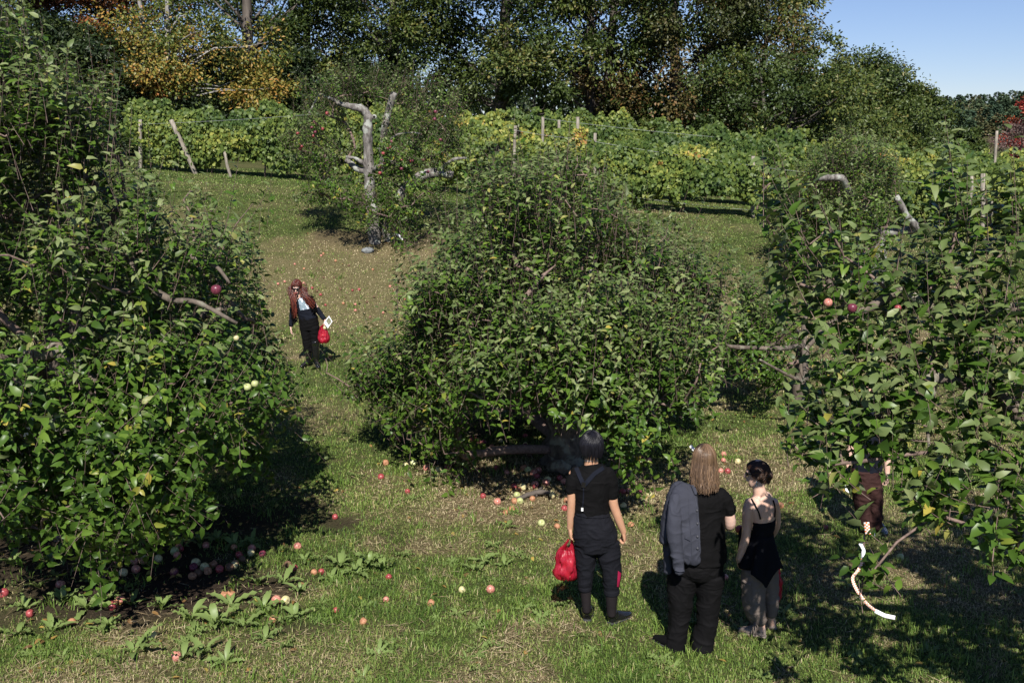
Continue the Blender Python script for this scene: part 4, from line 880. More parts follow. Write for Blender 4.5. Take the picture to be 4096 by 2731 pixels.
M['hair_black'] = hair_mat('black hair', [(0, (.004, .004, .006)), (1, (.014, .013, .018))], .42, .35); M['hair_brown'] = hair_mat('light brown hair', [(0, (.055, .033, .020)), (.5, (.125, .076, .044)), (1, (.27, .17, .10))], .42)
M['hair_dark'] = hair_mat('dark brown hair', [(0, (.014, .007, .005)), (.6, (.045, .02, .012)), (1, (.13, .06, .03))], .40, .4); M['hair_red'] = hair_mat('auburn hair', [(0, (.035, .008, .006)), (.6, (.095, .022, .014)), (1, (.20, .05, .03))], .36)
M['metal'] = plain('silver metal', (.6, .6, .58), .25, .8); M['glasses'] = plain('dark glasses', (.006, .006, .007), .12, .7); M['suede'] = plain('grey brown suede', (.20, .165, .145), .9, .1, 40, .3); M['suede_light'] = plain('pale shoe panel', (.42, .40, .42), .7, .2); M['trainer'] = plain('grey trainer mesh', (.25, .27, .30), .7, .3, 60, .7)
def short_dir(W, phi, th, rad):
    """point on the scalp shell: phi azimuth (0 = face), th from the crown"""
    st = np.where(np.asarray(th) > 1.57, .45 * np.sin(th) + .55, np.sin(th)); x = st * np.sin(phi); y = st * np.cos(phi); z = np.cos(th) * np.where(np.asarray(th) > 1.57, 1.5, 1.0)
    return x * .078 * rad, y * .100 * rad - .006, z * .095 * rad + .022
def hairs(name, frame, N, mode, m, parent, zend=None, s=1.0, seed=1, spread=.02, sides=(0, np.pi), back=0.06, minbk=.62):
    W, r, f, u = frame; g = np.random.default_rng(seed); K = 7 if mode == 'short' else 13
    ph = np.pi + (g.random(N) * 2 - 1) * np.pi; rad = 1.03 + .13 * g.random(N) ** .7
    P = np.zeros((N, K, 3)); c0 = W(0, 0, 0)
    def toW(x, y, z): return c0 + (r * x[..., None] + f * y[..., None] + u * z[..., None]) * s
    bk = np.abs(np.angle(np.exp(1j * ph)))      # 0 = face .. pi = nape
    if mode == 'short':
        lim = np.interp(bk, [0, .7, 1.2, 2.0, np.pi], [1.05, 1.15, 1.6, 2.05, 2.25]) + g.normal(size=N) * .10
        t0 = g.random(N) ** .8 * 1.5; t0 = np.minimum(t0, lim - .2)
        for k in range(K):
            th = t0 + (np.minimum(lim, t0 + .75) - t0) * k / (K - 1); x, y, z = short_dir(W, ph + .10 * k / K * np.sin(seed + 3 * ph), th, rad * (1 + .035 * np.sin(k / (K - 1) * np.pi))); P[:, k] = toW(x, y, z)
        R_ = .0034 * (1.1 - .6 * np.linspace(0, 1, K) ** 2)
    elif mode == 'long':
        keep = bk > minbk; ph = np.where(keep, ph, np.sign(np.angle(np.exp(1j * ph)) + 1e-6) * (minbk + g.random(N) * .6)); bk = np.abs(np.angle(np.exp(1j * ph)))
        t0 = .02 + .25 * g.random(N); lim = np.interp(bk, [.6, 1.2, np.pi], [1.55, 1.6, 1.62])
        for k in range(7):
            th = t0 + (lim - t0) * k / 6; x, y, z = short_dir(W, ph, th, rad); P[:, k] = toW(x, y, z)
        e = g.random(N) * .28; ze = zend + (P[:, 6, 2] - zend) * e * .8 + g.normal(size=N) * .012
        out = P[:, 6] - c0; out[:, 2] = 0
        for k in range(7, K):
            t = (k - 6) / (K - 7 + 1); P[:, k] = P[:, 6]; P[:, k, 2] = P[:, 6, 2] + (ze - P[:, 6, 2]) * t
            P[:, k] += out * (.10 * math.sin(t * 2.6) + spread * t) + np.array(back) * t ** 1.5 + g.normal(size=(N, 3)) * .006 * t
            P[:, k] += (np.sin(ph * 9 + k * .9)[:, None] * r) * .006 * t
        R_ = .0040 * np.interp(np.linspace(0, 1, K), [0, .7, 1], [1, 1, .4])
    elif mode == 'bun':
        bd = np.array([0, -1, .12]); bd /= np.linalg.norm(bd)
        lim = np.interp(bk, [0, .7, 1.2, 2.0, np.pi], [1.08, 1.25, 1.8, 2.15, 2.42]) - .04 * g.random(N); lim = lim * (.25 + .75 * g.random(N) ** .5)
        st = np.stack([np.sin(lim) * np.sin(ph), np.sin(lim) * np.cos(ph), np.cos(lim)], 1)
        for k in range(K):
            t = k / (K - 1); v = nrm(st * (1 - t) + bd * t + .05 * g.normal(size=(N, 3)) * math.sin(t * 3)); lo = np.where(v[:, 2] < 0, 1.5, 1.0); fat = np.where(v[:, 2] < 0, .45 + .55 / np.maximum(np.hypot(v[:, 0], v[:, 1]), .3), 1.0); x, y, z = v[:, 0] * .080 * rad * fat, v[:, 1] * .102 * rad * fat - .006, v[:, 2] * .097 * rad * lo + .022; P[:, k] = toW(x, y, z)
        R_ = .0036 * np.ones(K)
    gg = Geo(); n_ = N; tubes3(gg, P, np.broadcast_to(R_, (N, K)) * s); gg.at = [np.repeat(np.clip(g.random(N) * .75 + .25 * np.sin(ph * 5 + seed) ** 2 * g.random(N), 0, 1), K * 3)]
    return build(name, gg, m, parent)
def scalp(g, frame, lim, s=1.0, rad=1.02):
    W, r, f, u = frame; c0 = W(0, 0, 0); n = 28; k = 12; V = []
    for i in range(k):
        for j in range(n):
            ph = j / n * 2 * np.pi; bk = abs(math.atan2(math.sin(ph), math.cos(ph))); th = np.interp(bk, *lim) * (i + .02) / (k - 1); x, y, z = short_dir(W, ph, th, rad); V.append(c0 + (r * x + f * y + u * z) * s)
    Q = [(i * n + j, (i + 1) * n + j, (i + 1) * n + (j + 1) % n, i * n + (j + 1) % n) for i in range(k - 1) for j in range(n)]; g.add(V, Q)
LIM_SHORT = ([0, .7, 1.2, 2.0, np.pi], [1.0, 1.1, 1.5, 1.9, 2.0])
X_ = np.array([1., 0, 0]); Y_ = np.array([0, 1., 0]); Z_ = np.array([0, 0, 1.])

def px_tools(d0, S):
    def T(X, Y, dd=0.0): return A(X, Y, d0 + dd)
    def TL(rows, rbs, dd=0.0):            # rows: (Y, centre X, half width px[, dd]) -> loft arguments
        return [T(r[1], r[0], (r[3] if len(r) > 3 else 0) + dd) for r in rows], [r[2] / S for r in rows], rbs
    return T, TL

# ---- man with crossed braces, seen from behind
d0 = float(GA(2400, 2498)[1]); S = 474.
T, TL = px_tools(d0, S); base = GA(2392, 2492)
P1 = empty('person', base, 'person from behind in black T-shirt, braces and cropped black trousers, carrying a red plastic bag', 'person')
fl1 = GA(2347, 2486); fr1_ = GA(2438, 2496); an1 = fl1 + [.01, .045, .10]; an2 = fr1_ + [.035, .03, .10]
hc = T(2366, 1786, .02)
g = Geo(); fr1 = head(g, hc, (-.12, 1, 0), 1.02)
loft(g, [hc + [0, -.03, -.05], T(2365, 1835, -.0), T(2366, 1868, .0)], [.056, .056, .066], [.058, .058, .062], X_)
c, a, b = TL([(1880, 2368, 60), (1910, 2369, 74), (1970, 2368, 64), (2045, 2367, 62), (2110, 2376, 72), (2190, 2384, 74)], [.07, .085, .095, .09, .095, .09]); loft(g, c, a, b, X_)
loft(g, [T(2296, 1890), T(2287, 1965), T(2287, 2006), T(2283, 2060, .02), T(2280, 2112, .04)], [.045, .042, .037, .037, .026], [.047, .044, .038, .036, .023], X_)
loft(g, [T(2440, 1895), T(2450, 1990), T(2455, 2022), T(2473, 2070, .01), T(2495, 2128, .03)], [.046, .043, .039, .038, .027], [.048, .046, .041, .038, .024], X_)
hand(g, T(2280, 2108, .04), T(2281, 2150, .04) - T(2280, 2108, .04), (1, .25, 0), (.1, 1, 0), 1.15, .98)
hand(g, T(2494, 2122, .03), T(2502, 2165, .05) - T(2494, 2122, .03), (-1, .25, 0), (-.25, 1, 0), 1.05, 1.0)
loft(g, [T(2340, 2170), T(2342, 2280, .02), T(2345, 2420, .03), an1], [.07, .05, .034, .030], [.07, .055, .038, .032], X_)
loft(g, [T(2430, 2170), T(2447, 2285, .02), T(2446, 2430, .0), an2], [.07, .055, .034, .030], [.07, .06, .038, .032], X_)
wear('body', remesh('body', g, .0055, 3), M['skin_tan'], P1)
g = Geo(); scalp(g, fr1, LIM_SHORT, 1.04); build('scalp_hair', g, M['hair_black'], P1)
hairs('hair', fr1, 1700, 'short', M['hair_black'], P1, s=1.10, seed=4)
g = Geo(); c, a, b = TL([(1857, 2366, 34), (1872, 2368, 62), (1896, 2369, 84), (1935, 2369, 80), (1985, 2368, 71), (2030, 2367, 70), (2052, 2367, 72)], [.075, .092, .108, .112, .108, .106, .108]); loft(g, c, a, b, X_)
loft(g, [T(2312, 1884), T(2290, 1912), T(2285, 1962)], [.062, .058, .050], [.062, .060, .052], X_); loft(g, [T(2425, 1886), T(2446, 1918), T(2450, 1986)], [.062, .060, .049], [.064, .062, .052], X_)
shirt1, bv1 = wear('t_shirt', remesh('t_shirt', g, .006, 3, .007, (7, 7, 16), seed=3), M['black'], P1)
g = Geo(); c, a, b = TL([(2042, 2367, 69), (2070, 2368, 76), (2110, 2374, 86), (2150, 2384, 92), (2194, 2384, 80)], [.105, .115, .135, .138, .115]); loft(g, c, a, b, X_)
c, a, b = TL([(2165, 2342, 46), (2215, 2344, 45), (2272, 2342, 37), (2310, 2341, 32), (2345, 2340, 28)], [.105, .105, .085, .075, .065], .02); loft(g, c, a, b, X_)
c, a, b = TL([(2165, 2428, 50), (2215, 2434, 50), (2272, 2447, 42), (2320, 2446, 37), (2362, 2446, 32)], [.110, .110, .095, .085, .072], .01); loft(g, c, a, b, X_)
tr1, bt1 = wear('trousers', remesh('trousers', g, .006, 9, .010, (7, 7, 13), seed=11), M['black_trousers'], P1)
for nm_, (c1, w1, y1, y2, dd) in dict(a=(2340, 29, 2340, 2353, .02), b=(2446, 33, 2353, 2370, .01)).items():
    g = Geo(); loft(g, [T(c1, y1, dd), T(c1, y2, dd)], w1 / S, w1 / S * 1.1, X_, 24); wear('cuff', remesh('cuff', g, .006, 1), M['black_trousers'], P1)
strap('waistband', bt1, [(2300, 2048), (2340, 2060), (2400, 2064), (2434, 2058)], .03, M['black_trousers'], P1, .004)
patch('trouser_panel', bt1, [(2472, 2280), (2485, 2290), (2476, 2345), (2468, 2344)], 5, 8, M['crimson'], P1, .005)
for (c1, c2, y1, y2, w1, w2, dd) in ((2341, 2347, 2345, 2440, 25, 17, .02), (2446, 2446, 2360, 2455, 27, 19, .0)):
    g = Geo(); loft(g, [T(c1, y1, dd), T((c1 + c2) / 2, (y1 + y2) / 2, dd), T(c2, y2, dd)], [w1 / S, (w1 + w2) / 2 / S, w2 / S], [w1 / S * 1.1, (w1 + w2) / 2 / S * 1.15, w2 / S * 1.1], X_, 24); wear('sock', remesh('sock', g, .006, 1), M['sock'], P1)
def boot(par, ank, heel, toe, r=.048, top=None, m='leather', sole='boot_sole', name='boot'):
    g = Geo(); gz_ = float(gz(heel[0], heel[1])); f = nrm(np.array([toe[0] - heel[0], toe[1] - heel[1], 0])); sd = np.cross(f, Z_); hl = np.array([heel[0], heel[1], gz_]); L_ = np.linalg.norm((toe - heel)[:2])
    loft(g, [ank, hl + f * .045 + Z_ * .085], [r * .9, r * .95], [r * .95, r * 1.05], sd, 18)
    loft(g, [hl + f * .02 + Z_ * .055, hl + f * L_ * .3 + Z_ * .06, hl + f * L_ * .55 + Z_ * .045, hl + f * L_ * .8 + Z_ * .035, hl + f * L_ * .97 + Z_ * .028], [r * .75, r * .85, r * 1.0, r * .95, r * .6], [.05, .055, .042, .030, .022], sd, 18)
    wear(name, remesh(name, g, .0055, 3), M[m], par)
    g = Geo(); loft(g, [hl + f * .0 + Z_ * .012, hl + f * L_ * .3 + Z_ * .012, hl + f * L_ * .65 + Z_ * .012, hl + f * L_ + Z_ * .012], [r * .72, r * .78, r * 1.03, r * .6], .014, sd, 18); wear('sole', remesh('sole', g, .005, 1), M[sole], par)
boot(P1, T(2347, 2432, .035), fl1, fl1 + np.array([.05, .26, 0]), .054)
boot(P1, T(2446, 2448, .02), fr1_, fr1_ + np.array([.20, .17, 0]), .054)
strap('brace', bv1, [(2303, 1862), (2318, 1900), (2334, 1936)], .036, M['navy'], P1, .005); strap('brace', bv1, [(2414, 1868), (2378, 1892), (2337, 1938)], .036, M['navy'], P1, .005)
strap('brace_strap', bv1, [(2334, 1936), (2334, 1985), (2330, 2030)], .010, M['navy'], P1, .004); strap('brace_joint', bv1, [(2335, 1927), (2334, 1948)], .036, M['leather'], P1, .009, 5, .004)
strap('brace_clip', bv1, [(2329, 2028), (2329, 2042)], .018, M['metal'], P1, .008, 4, .004)
g = Geo(); nk = [T(2366 + 27 * math.sin(t), 1838 + 4 * math.cos(t), -.058 * math.cos(t)) for t in np.linspace(-1.35, 1.35, 15)]; tube(g, nk, .0025, 5); build('necklace', g, M['metal'], P1)

# ---- man with long light brown hair, jacket over his shoulder
d0 = float(GA(2750, 2600)[1]); S = 486.
T, TL = px_tools(d0, S); base = GA(2755, 2598)
P2 = empty('person', base, 'person from behind with long light brown hair, black T-shirt and black trousers', 'person')
hc = T(2817, 1838, .03)
g = Geo(); fr2 = head(g, hc, (.05, 1, 0), 1.03)
loft(g, [hc + [0, -.03, -.05], T(2817, 1910), T(2815, 1955)], [.060, .060, .07], [.062, .062, .066], X_)
c, a, b = TL([(1975, 2810, 75), (2010, 2808, 82), (2100, 2804, 80), (2220, 2800, 90), (2300, 2785, 92)], [.09, .11, .115, .12, .11]); loft(g, c, a, b, X_)
loft(g, [T(2895, 1990), T(2918, 2045), T(2922, 2105, .03), T(2906, 2096, .14), T(2886, 2076, .26)], [.05, .048, .044, .040, .030], [.05, .05, .046, .040, .027], Y_)
hand(g, T(2888, 2078, .25), (-.2, 1, .15), (-1, 0, 0), (0, 0, 1), .6)
loft(g, [T(2718, 1990), T(2695, 2050, .02), T(2690, 2110, .05), T(2710, 2070, .2)], [.05, .046, .042, .03], [.05, .046, .042, .03], Y_)
hand(g, T(2710, 2072, .19), (.3, 1, .3), (0, -.3, 1), (1, 0, 0), .9)
loft(g, [T(2730, 2320), T(2718, 2430, .03), T(2703, 2575, .06)], [.08, .06, .034], [.08, .065, .036], X_); loft(g, [T(2838, 2320), T(2830, 2430, .03), T(2808, 2580, .05)], [.08, .06, .034], [.08, .065, .036], X_)
wear('body', remesh('body', g, .006, 3), M['skin_pale'], P2)
g = Geo(); scalp(g, fr2, ([0, .6, 1.2, 2.0, np.pi], [.7, .9, 1.5, 1.7, 1.8]), 1.02); build('scalp_hair', g, M['hair_brown'], P2)
hairs('hair', fr2, 1500, 'long', M['hair_brown'], P2, zend=float(T(2817, 1966)[2]), s=1.05, seed=9, spread=.12, back=(0, -.045, 0))
g = Geo(); c, a, b = TL([(1948, 2815, 45), (1962, 2811, 78), (1990, 2808, 94), (2060, 2805, 93), (2130, 2803, 97), (2195, 2802, 103), (2236, 2800, 106)], [.085, .105, .128, .140, .150, .160, .165]); loft(g, c, a, b, X_)
loft(g, [T(2872, 1976), T(2902, 2000), T(2921, 2044)], [.066, .064, .052], [.07, .068, .056], X_); loft(g, [T(2742, 1976), T(2718, 1996), T(2700, 2044)], [.066, .062, .052], [.07, .066, .056], X_)
wear('t_shirt', remesh('t_shirt', g, .006, 3, .009, (6, 6, 13), seed=21), M['black'], P2)
g = Geo(); c, a, b = TL([(2225, 2796, 100), (2270, 2788, 106), (2300, 2784, 84)], [.155, .160, .12]); loft(g, c, a, b, X_)
c, a, b = TL([(2290, 2735, 62), (2345, 2724, 57), (2425, 2722, 48), (2487, 2715, 40), (2560, 2703, 40), (2592, 2700, 44)], [.14, .125, .105, .095, .09, .10], .03); loft(g, c, a, b, X_)
c, a, b = TL([(2290, 2838, 62), (2345, 2838, 55), (2400, 2834, 48), (2487, 2829, 42), (2560, 2811, 45), (2596, 2808, 46)], [.14, .125, .11, .095, .095, .10], .02); loft(g, c, a, b, X_)
wear('trousers', remesh('trousers', g, .0065, 10, .011, (6, 6, 13), seed=33), M['black_denim'], P2)
fl = GA(2702, 2604); boot(P2, T(2702, 2570, .03), fl, fl + np.array([-.15, .20, 0]), .046, m='black', name='shoe'); fr_ = GA(2808, 2608); boot(P2, T(2808, 2575, .02), fr_, fr_ + np.array([.06, .26, 0]), .046, m='black', name='shoe')
# jacket hung over the left shoulder
JK = empty('jacket', T(2740, 2100, -.15), 'charcoal canvas jacket slung over the left shoulder of the long haired person', 'jacket')
g = Geo(); c, a, b = TL([(1952, 2742, 34, -.02), (1972, 2735, 52, -.06), (2020, 2732, 58, -.13), (2100, 2732, 64, -.16), (2180, 2742, 62, -.18), (2225, 2765, 42, -.18), (2246, 2785, 20, -.175)], [.06, .062, .055, .045, .04, .035, .026]); loft(g, c, a, b, X_)
c, a, b = TL([(1950, 2728, 34, .03), (1968, 2712, 40, .05), (2020, 2688, 30, .02), (2110, 2668, 26, .0), (2165, 2655, 18, -.02)], [.08, .10, .10, .09, .06]); loft(g, c, a, b, X_)
c, a, b = TL([(2050, 2680, 20, .03), (2160, 2675, 22, .02), (2230, 2672, 17, .02), (2282, 2672, 15, .02)], [.08, .075, .05, .035]); loft(g, c, a, b, X_)
c, a, b = TL([(1985, 2702, 26, -.10), (2050, 2697, 30, -.17), (2140, 2696, 29, -.205), (2220, 2708, 24, -.215), (2284, 2720, 20, -.21)], [.05, .052, .046, .040, .034]); loft(g, c, a, b, X_)
jk, bj = wear('jacket_cloth', remesh('jacket_cloth', g, .006, 2, .010, (9, 9, 9), seed=5), M['charcoal'], JK)
g = Geo(); loft(g, [T(2758, 1944, -.02), T(2774, 1938, -.07), T(2780, 1957, -.10), T(2783, 1975, -.12)], [.018, .022, .020, .012], [.012, .014, .012, .01], Z_ * .3 + X_); wear('collar', remesh('collar', g, .005, 2), M['charcoal'], JK)
for (x, y) in ((2788, 2039), (2795, 2091), (2801, 2143), (2802, 2190)):
    p = on(bj, min(x, 2790), y, .006)
    if p is None: p = T(x - 12, y, -.2)
    g = Geo(); n_ = nrm(np.array([0, 0, CAM_H]) - p); tube(g, [p, p + n_ * .004], .0105, 12); build('button', g, plain('grey button', (.045, .046, .055), .5, .3), JK)
patch('pocket_flap', bj, [(2741, 2137), (2768, 2146), (2762, 2162), (2739, 2150)], 6, 4, M['charcoal'], JK, .012); strap('seam', bj, [(2757, 1990), (2757, 2060), (2766, 2150), (2768, 2220)], .006, M['charcoal'], JK, .004); strap('placket', bj, [(2782, 1990), (2792, 2060), (2797, 2130), (2798, 2200)], .012, M['charcoal'], JK, .005); strap('cuff', bj, [(2702, 2272), (2720, 2278), (2738, 2274)], .03, M['charcoal'], JK, .004)

# ---- woman in black top, hair in a bun
d0 = float(GA(3040, 2546)[1]); S = 478.
T, TL = px_tools(d0, S); base = GA(3050, 2540); FA = nrm(np.array([.87, .5, 0]))
P3 = empty('person', base, 'person with dark bun, strappy black top and taupe cropped trousers, looking left', 'person')
hc = T(3029, 1893, .03)
g = Geo(); fr3 = head(g, hc, (-.90, .42, 0), .92, .06)
loft(g, [hc + [.03, -.02, -.04], T(3033, 1938, .0), T(3040, 1972, .0)], [.048, .047, .058], [.05, .049, .056], FA)
c, a, b = TL([(1983, 3042, 48), (2010, 3046, 62), (2050, 3052, 56), (2122, 3050, 42), (2190, 3046, 52), (2260, 3040, 58)], [.06, .08, .088, .082, .10, .10]); loft(g, c, a, b, FA)
loft(g, [T(3004, 2006, -.02), T(2989, 2040, -.03), T(2986, 2140, -.03), T(2973, 2180, -.02), T(2956, 2232, .0)], [.050, .047, .037, .036, .025], [.050, .047, .039, .036, .022], X_)
hand(g, T(2957, 2228, .0), T(2962, 2290, .03) - T(2957, 2228, .0), (.9, .5, 0), (-.3, .9, 0), .35, .92)
loft(g, [T(3092, 2006, .06), T(3104, 2050, .10), T(3106, 2110, .14), T(3080, 2150, .28)], [.046, .042, .036, .025], [.046, .042, .036, .025], Y_)
hand(g, T(3082, 2148, .27), (-.6, .7, -.3), (0, -.4, 1), (.5, .7, 0), .9, .9)
loft(g, [T(3020, 2290), T(3022, 2400, .02), T(3040, 2470, .02), T(3046, 2525, .0)], [.07, .052, .044, .030], [.07, .055, .046, .031], X_)
drt = float(GA(3092, 2516)[1]) - d0
loft(g, [T(3078, 2290, .08), T(3080, 2400, .12), T(3082, 2460, drt * .8), T(3087, 2495, drt)], [.07, .052, .042, .029], [.07, .055, .045, .030], X_)
wear('body', remesh('body', g, .0055, 3), M['skin_fair'], P3)
LIMB = ([0, .7, 1.2, 2.0, np.pi], [1.0, 1.15, 1.75, 2.1, 2.4])
g = Geo(); scalp(g, fr3, LIMB, .90, 1.03); build('scalp_hair', g, M['hair_dark'], P3); hairs('hair', fr3, 1100, 'bun', M['hair_dark'], P3, s=.90, seed=5)
W3 = fr3[0]; bc = W3(0, -.090, -.010); g = Geo(); ball(g, bc, (.038, .038, .046)); q_ = np.random.default_rng(3); K_ = 14; N_ = 260; a0 = nrm(q_.normal(size=(N_, 3)) * [.35, .35, 1] + [0, 0, .0]); b0 = nrm(np.cross(a0, q_.normal(size=(N_, 3)) + [.6, .6, 0])); tt = np.linspace(0, 2.6, K_)[None, :, None] + q_.random((N_, 1, 1)) * 6
tubes3(g, bc + (a0[:, None] * np.cos(tt) + b0[:, None] * np.sin(tt)) * (.037 + .009 * q_.random((N_, 1, 1))), np.full((N_, K_), .003)); g.at = [q_.random(g.n)]; build('hair_bun', g, M['hair_dark'], P3)
g = Geo(); loft(g, [W3(-.055, .082, .008), W3(0, .100, .010), W3(.055, .082, .008)], [.017, .019, .017], .008, Z_, 12); tube(g, [W3(.058, .08, .014), W3(.076, .0, .008)], .004, 5); tube(g, [W3(-.058, .08, .014), W3(-.076, .0, .008)], .004, 5); build('sunglasses', g, M['glasses'], P3)
g = Geo(); e0 = W3(-.080, -.012, -.04); tube(g, [e0, e0 - [0, 0, .035]], .005, 6); ball(g, e0 - [0, 0, .04], .008, 8, 6); build('earring', g, M['metal'], P3)
# top: bodice, flared skirt with pointed hem
g = Geo(); c, a, b = TL([(2076, 3054, 54), (2100, 3053, 49), (2125, 3050, 45), (2160, 3047, 48)], [.092, .092, .088, .092]); loft(g, c, a, b, FA)
bod, bb = wear('bodice', remesh('bodice', g, .006, 2, .006, (8, 8, 26), seed=2), M['dress'], P3)
g = Geo(); n = 72; rows = 16; cw = T(3049, 2130); V = []
hems = [(-3.2, .30), (-2.55, .30), (-1.95, .43), (-1.35, .26), (-.6, .31), (-.15, .30), (.35, .24), (1.2, .28), (1.8, .36), (2.5, .28), (3.2, .30)]
for i in range(rows):
    t = i / (rows - 1)
    for j in range(n):
        ph = j / n * 2 * np.pi - np.pi; L_ = np.interp(ph, *zip(*hems)); fl_ = .092 + t * (.085 + .035 * math.sin(5 * ph + 1) + .02 * math.sin(9 * ph)) * (.6 + .4 * t); fy = .090 + t * (.075 + .02 * math.sin(5 * ph + 1))
        sway = np.array([.0, .0, 0]); V.append(cw + FA * (fl_ * math.cos(ph)) + np.cross(Z_, FA) * (fy * math.sin(ph)) - Z_ * (L_ * t) + sway * t)
Q = [(i * n + j, i * n + (j + 1) % n, (i + 1) * n + (j + 1) % n, (i + 1) * n + j) for i in range(rows - 1) for j in range(n)]; g.add(V, Q)
sk = build('skirt', g, M['dress'], P3); sd_ = sk.modifiers.new('cloth', 'SOLIDIFY'); sd_.thickness = .004
g = Geo(); c, a, b = TL([(1983, 3042, 51), (2010, 3046, 65), (2050, 3052, 59), (2090, 3052, 52)], [.063, .083, .092, .09]); loft(g, c, a, b, FA); V, Q, T_, _ = g.arrays(); bs = BVHTree.FromPolygons([tuple(v) for v in V], [tuple(q) for q in Q] + [tuple(q) for q in T_])
strap('shoulder_strap', bs, [(3006, 1992), (3022, 2020), (3036, 2050), (3042, 2074)], .012, M['dress'], P3, .003); strap('shoulder_strap', bs, [(3093, 1998), (3099, 2020), (3101, 2040), (3099, 2066)], .012, M['dress'], P3, .003)
g = Geo(); c, a, b = TL([(2200, 3046, 50), (2250, 3044, 60), (2280, 3044, 50)], [.11, .125, .10]); loft(g, c, a, b, FA)
c, a, b = TL([(2270, 3018, 50), (2330, 3014, 50), (2415, 3014, 47), (2455, 3026, 40), (2482, 3042, 29)], [.115, .115, .11, .09, .062], .01); loft(g, c, a, b, X_)
c, a, b = TL([(2270, 3072, 40), (2330, 3078, 38), (2400, 3082, 36), (2452, 3082, 28)], [.105, .10, .095, .07], .10); loft(g, c, a, b, X_)
tr3, bt3 = wear('trousers', remesh('trousers', g, .006, 9, .010, (7, 7, 14), seed=44), M['taupe'], P3)
patch('cargo_pocket', bt3, [(2973, 2322), (3004, 2332), (3006, 2378), (2978, 2370)], 6, 8, M['taupe'], P3, .012); strap('pocket_flap', bt3, [(2968, 2314), (2986, 2328), (3004, 2334)], .02, M['taupe'], P3, .016, 8); strap('leg_seam', bt3, [(3007, 2345), (3008, 2400), (3014, 2450), (3020, 2478)], .005, M['taupe'], P3, .003)
p = T(3018, 2482, -.05); g = Geo()
for e in ((-.015, -.02, -.10), (.006, -.02, -.125), (.024, -.015, -.09)): tube(g, [p, p + np.array(e) * [1, 1, .4] + [0, -.01, 0], p + np.array(e)], .006, 5)
build('drawstring', g, M['taupe'], P3)
fl = GA(3062, 2549); boot(P3, T(3048, 2534, .0), fl, fl + np.array([-.205, .10, 0]), .038, m='suede', sole='suede', name='shoe'); fr_ = GA(3102, 2518); boot(P3, T(3089, 2504, drt), fr_, fr_ + np.array([-.20, .10, 0]), .038, m='suede', sole='suede', name='shoe')
bgp = T(2968, 2165, .20); BG_ = empty('shoulder_bag', bgp, 'flat black bag held before the person with the hair bun', 'bag')
g = Geo(); loft(g, [bgp + [0, 0, .13], bgp + [0, 0, .0], bgp + [.02, 0, -.15]], [.055, .06, .06], [.03, .035, .03], nrm(np.array([.5, .87, 0]))); wear('bag_cloth', remesh('bag_cloth', g, .007, 2, .006), M['dress'], BG_)
g = Geo(); tube(g, curve(bgp + [.02, 0, .13], T(3060, 2150, .22), .04, 8), .006, 5); build('strap', g, M['dress'], BG_)

# ---- red haired woman walking down the slope
d0 = float(GA(1252, 1464)[1]); S = 3982 / (d0 * CP + 3.2 * SP)
T, TL = px_tools(d0, S); base = GA(1250, 1462)
P4 = empty('person', base, 'person with long auburn hair and dark glasses walking down the slope in black', 'person')
hc = T(1187, 1146, -.05)
g = Geo(); fr4 = head(g, hc, (.0, -1, 0), 1.0, .35)
loft(g, [hc + [0, .03, -.06], T(1194, 1178, 0), T(1200, 1196, .02)], [.05, .05, .06], [.05, .05, .055], X_)
c, a, b = TL([(1197, 1206, 32), (1215, 1213, 32), (1240, 1220, 29), (1272, 1233, 32), (1310, 1238, 33)], [.08, .09, .09, .095, .095]); loft(g, c, a, b, X_)
loft(g, [T(1176, 1202), T(1167, 1252), T(1164, 1308, -.03)], [.043, .036, .025], [.043, .036, .023], X_); hand(g, T(1164, 1306, -.03), (0, -.1, -1), (1, 0, 0), (.2, -1, 0), .45, .92)
loft(g, [T(1248, 1202), T(1278, 1248), T(1300, 1278, -.05)], [.043, .036, .025], [.043, .036, .023], X_); hand(g, T(1299, 1276, -.05), (.35, -.2, -.9), (-1, 0, -.2), (.1, -1, 0), 1.1, .92)
for (hx, kx, ax_, dd) in ((1222, 1231, 1236, .02), (1256, 1262, 1266, -.04)): loft(g, [T(hx, 1312), T(kx, 1385, dd), T(ax_, 1450, dd)], [.08, .055, .035], [.08, .06, .04], X_)
wear('body', remesh('body', g, .006, 2), M['skin_pale'], P4)
W4 = fr4[0]
g = Geo(); scalp(g, fr4, ([0, .6, 1.2, 2.0, np.pi], [.95, 1.05, 1.5, 1.8, 1.9]), 1.02); build('scalp_hair', g, M['hair_red'], P4)
hairs('hair', fr4, 1100, 'long', M['hair_red'], P4, zend=float(T(1200, 1222)[2]), s=1.08, seed=12, spread=.30, back=(.01, .03, 0), minbk=1.15)
hairs('fringe', fr4, 700, 'short', M['hair_red'], P4, s=1.07, seed=14)
q_ = np.random.default_rng(8); N_ = 260; K_ = 9; t = np.linspace(0, 1, K_)[None, :, None]
for (x0, y0, x1, y1, w0, dd) in ((1168, 1150, 1180, 1246, .018, -.13), (1207, 1150, 1247, 1212, .026, -.11)):
    a0 = T(x0, y0, -.03); a1 = T(x1, y1, dd); g = Geo(); st = a0 + q_.normal(size=(N_, 3)) * [.03, .02, .02]; en = a1 + q_.normal(size=(N_, 3)) * [w0, .015, .04]
    Pm = st[:, None] * (1 - t) + en[:, None] * t + np.array([0, -1, 0]) * (.05 * np.sin(t * np.pi)) + np.array([1, 0, 0]) * (.012 * np.sin(t * 14 + q_.random((N_, 1, 1)) * 6)); tubes3(g, Pm, np.full((N_, K_), .0055)); g.at = [np.repeat(q_.random(N_), K_ * 3)]; build('hair_lock', g, M['hair_red'], P4)
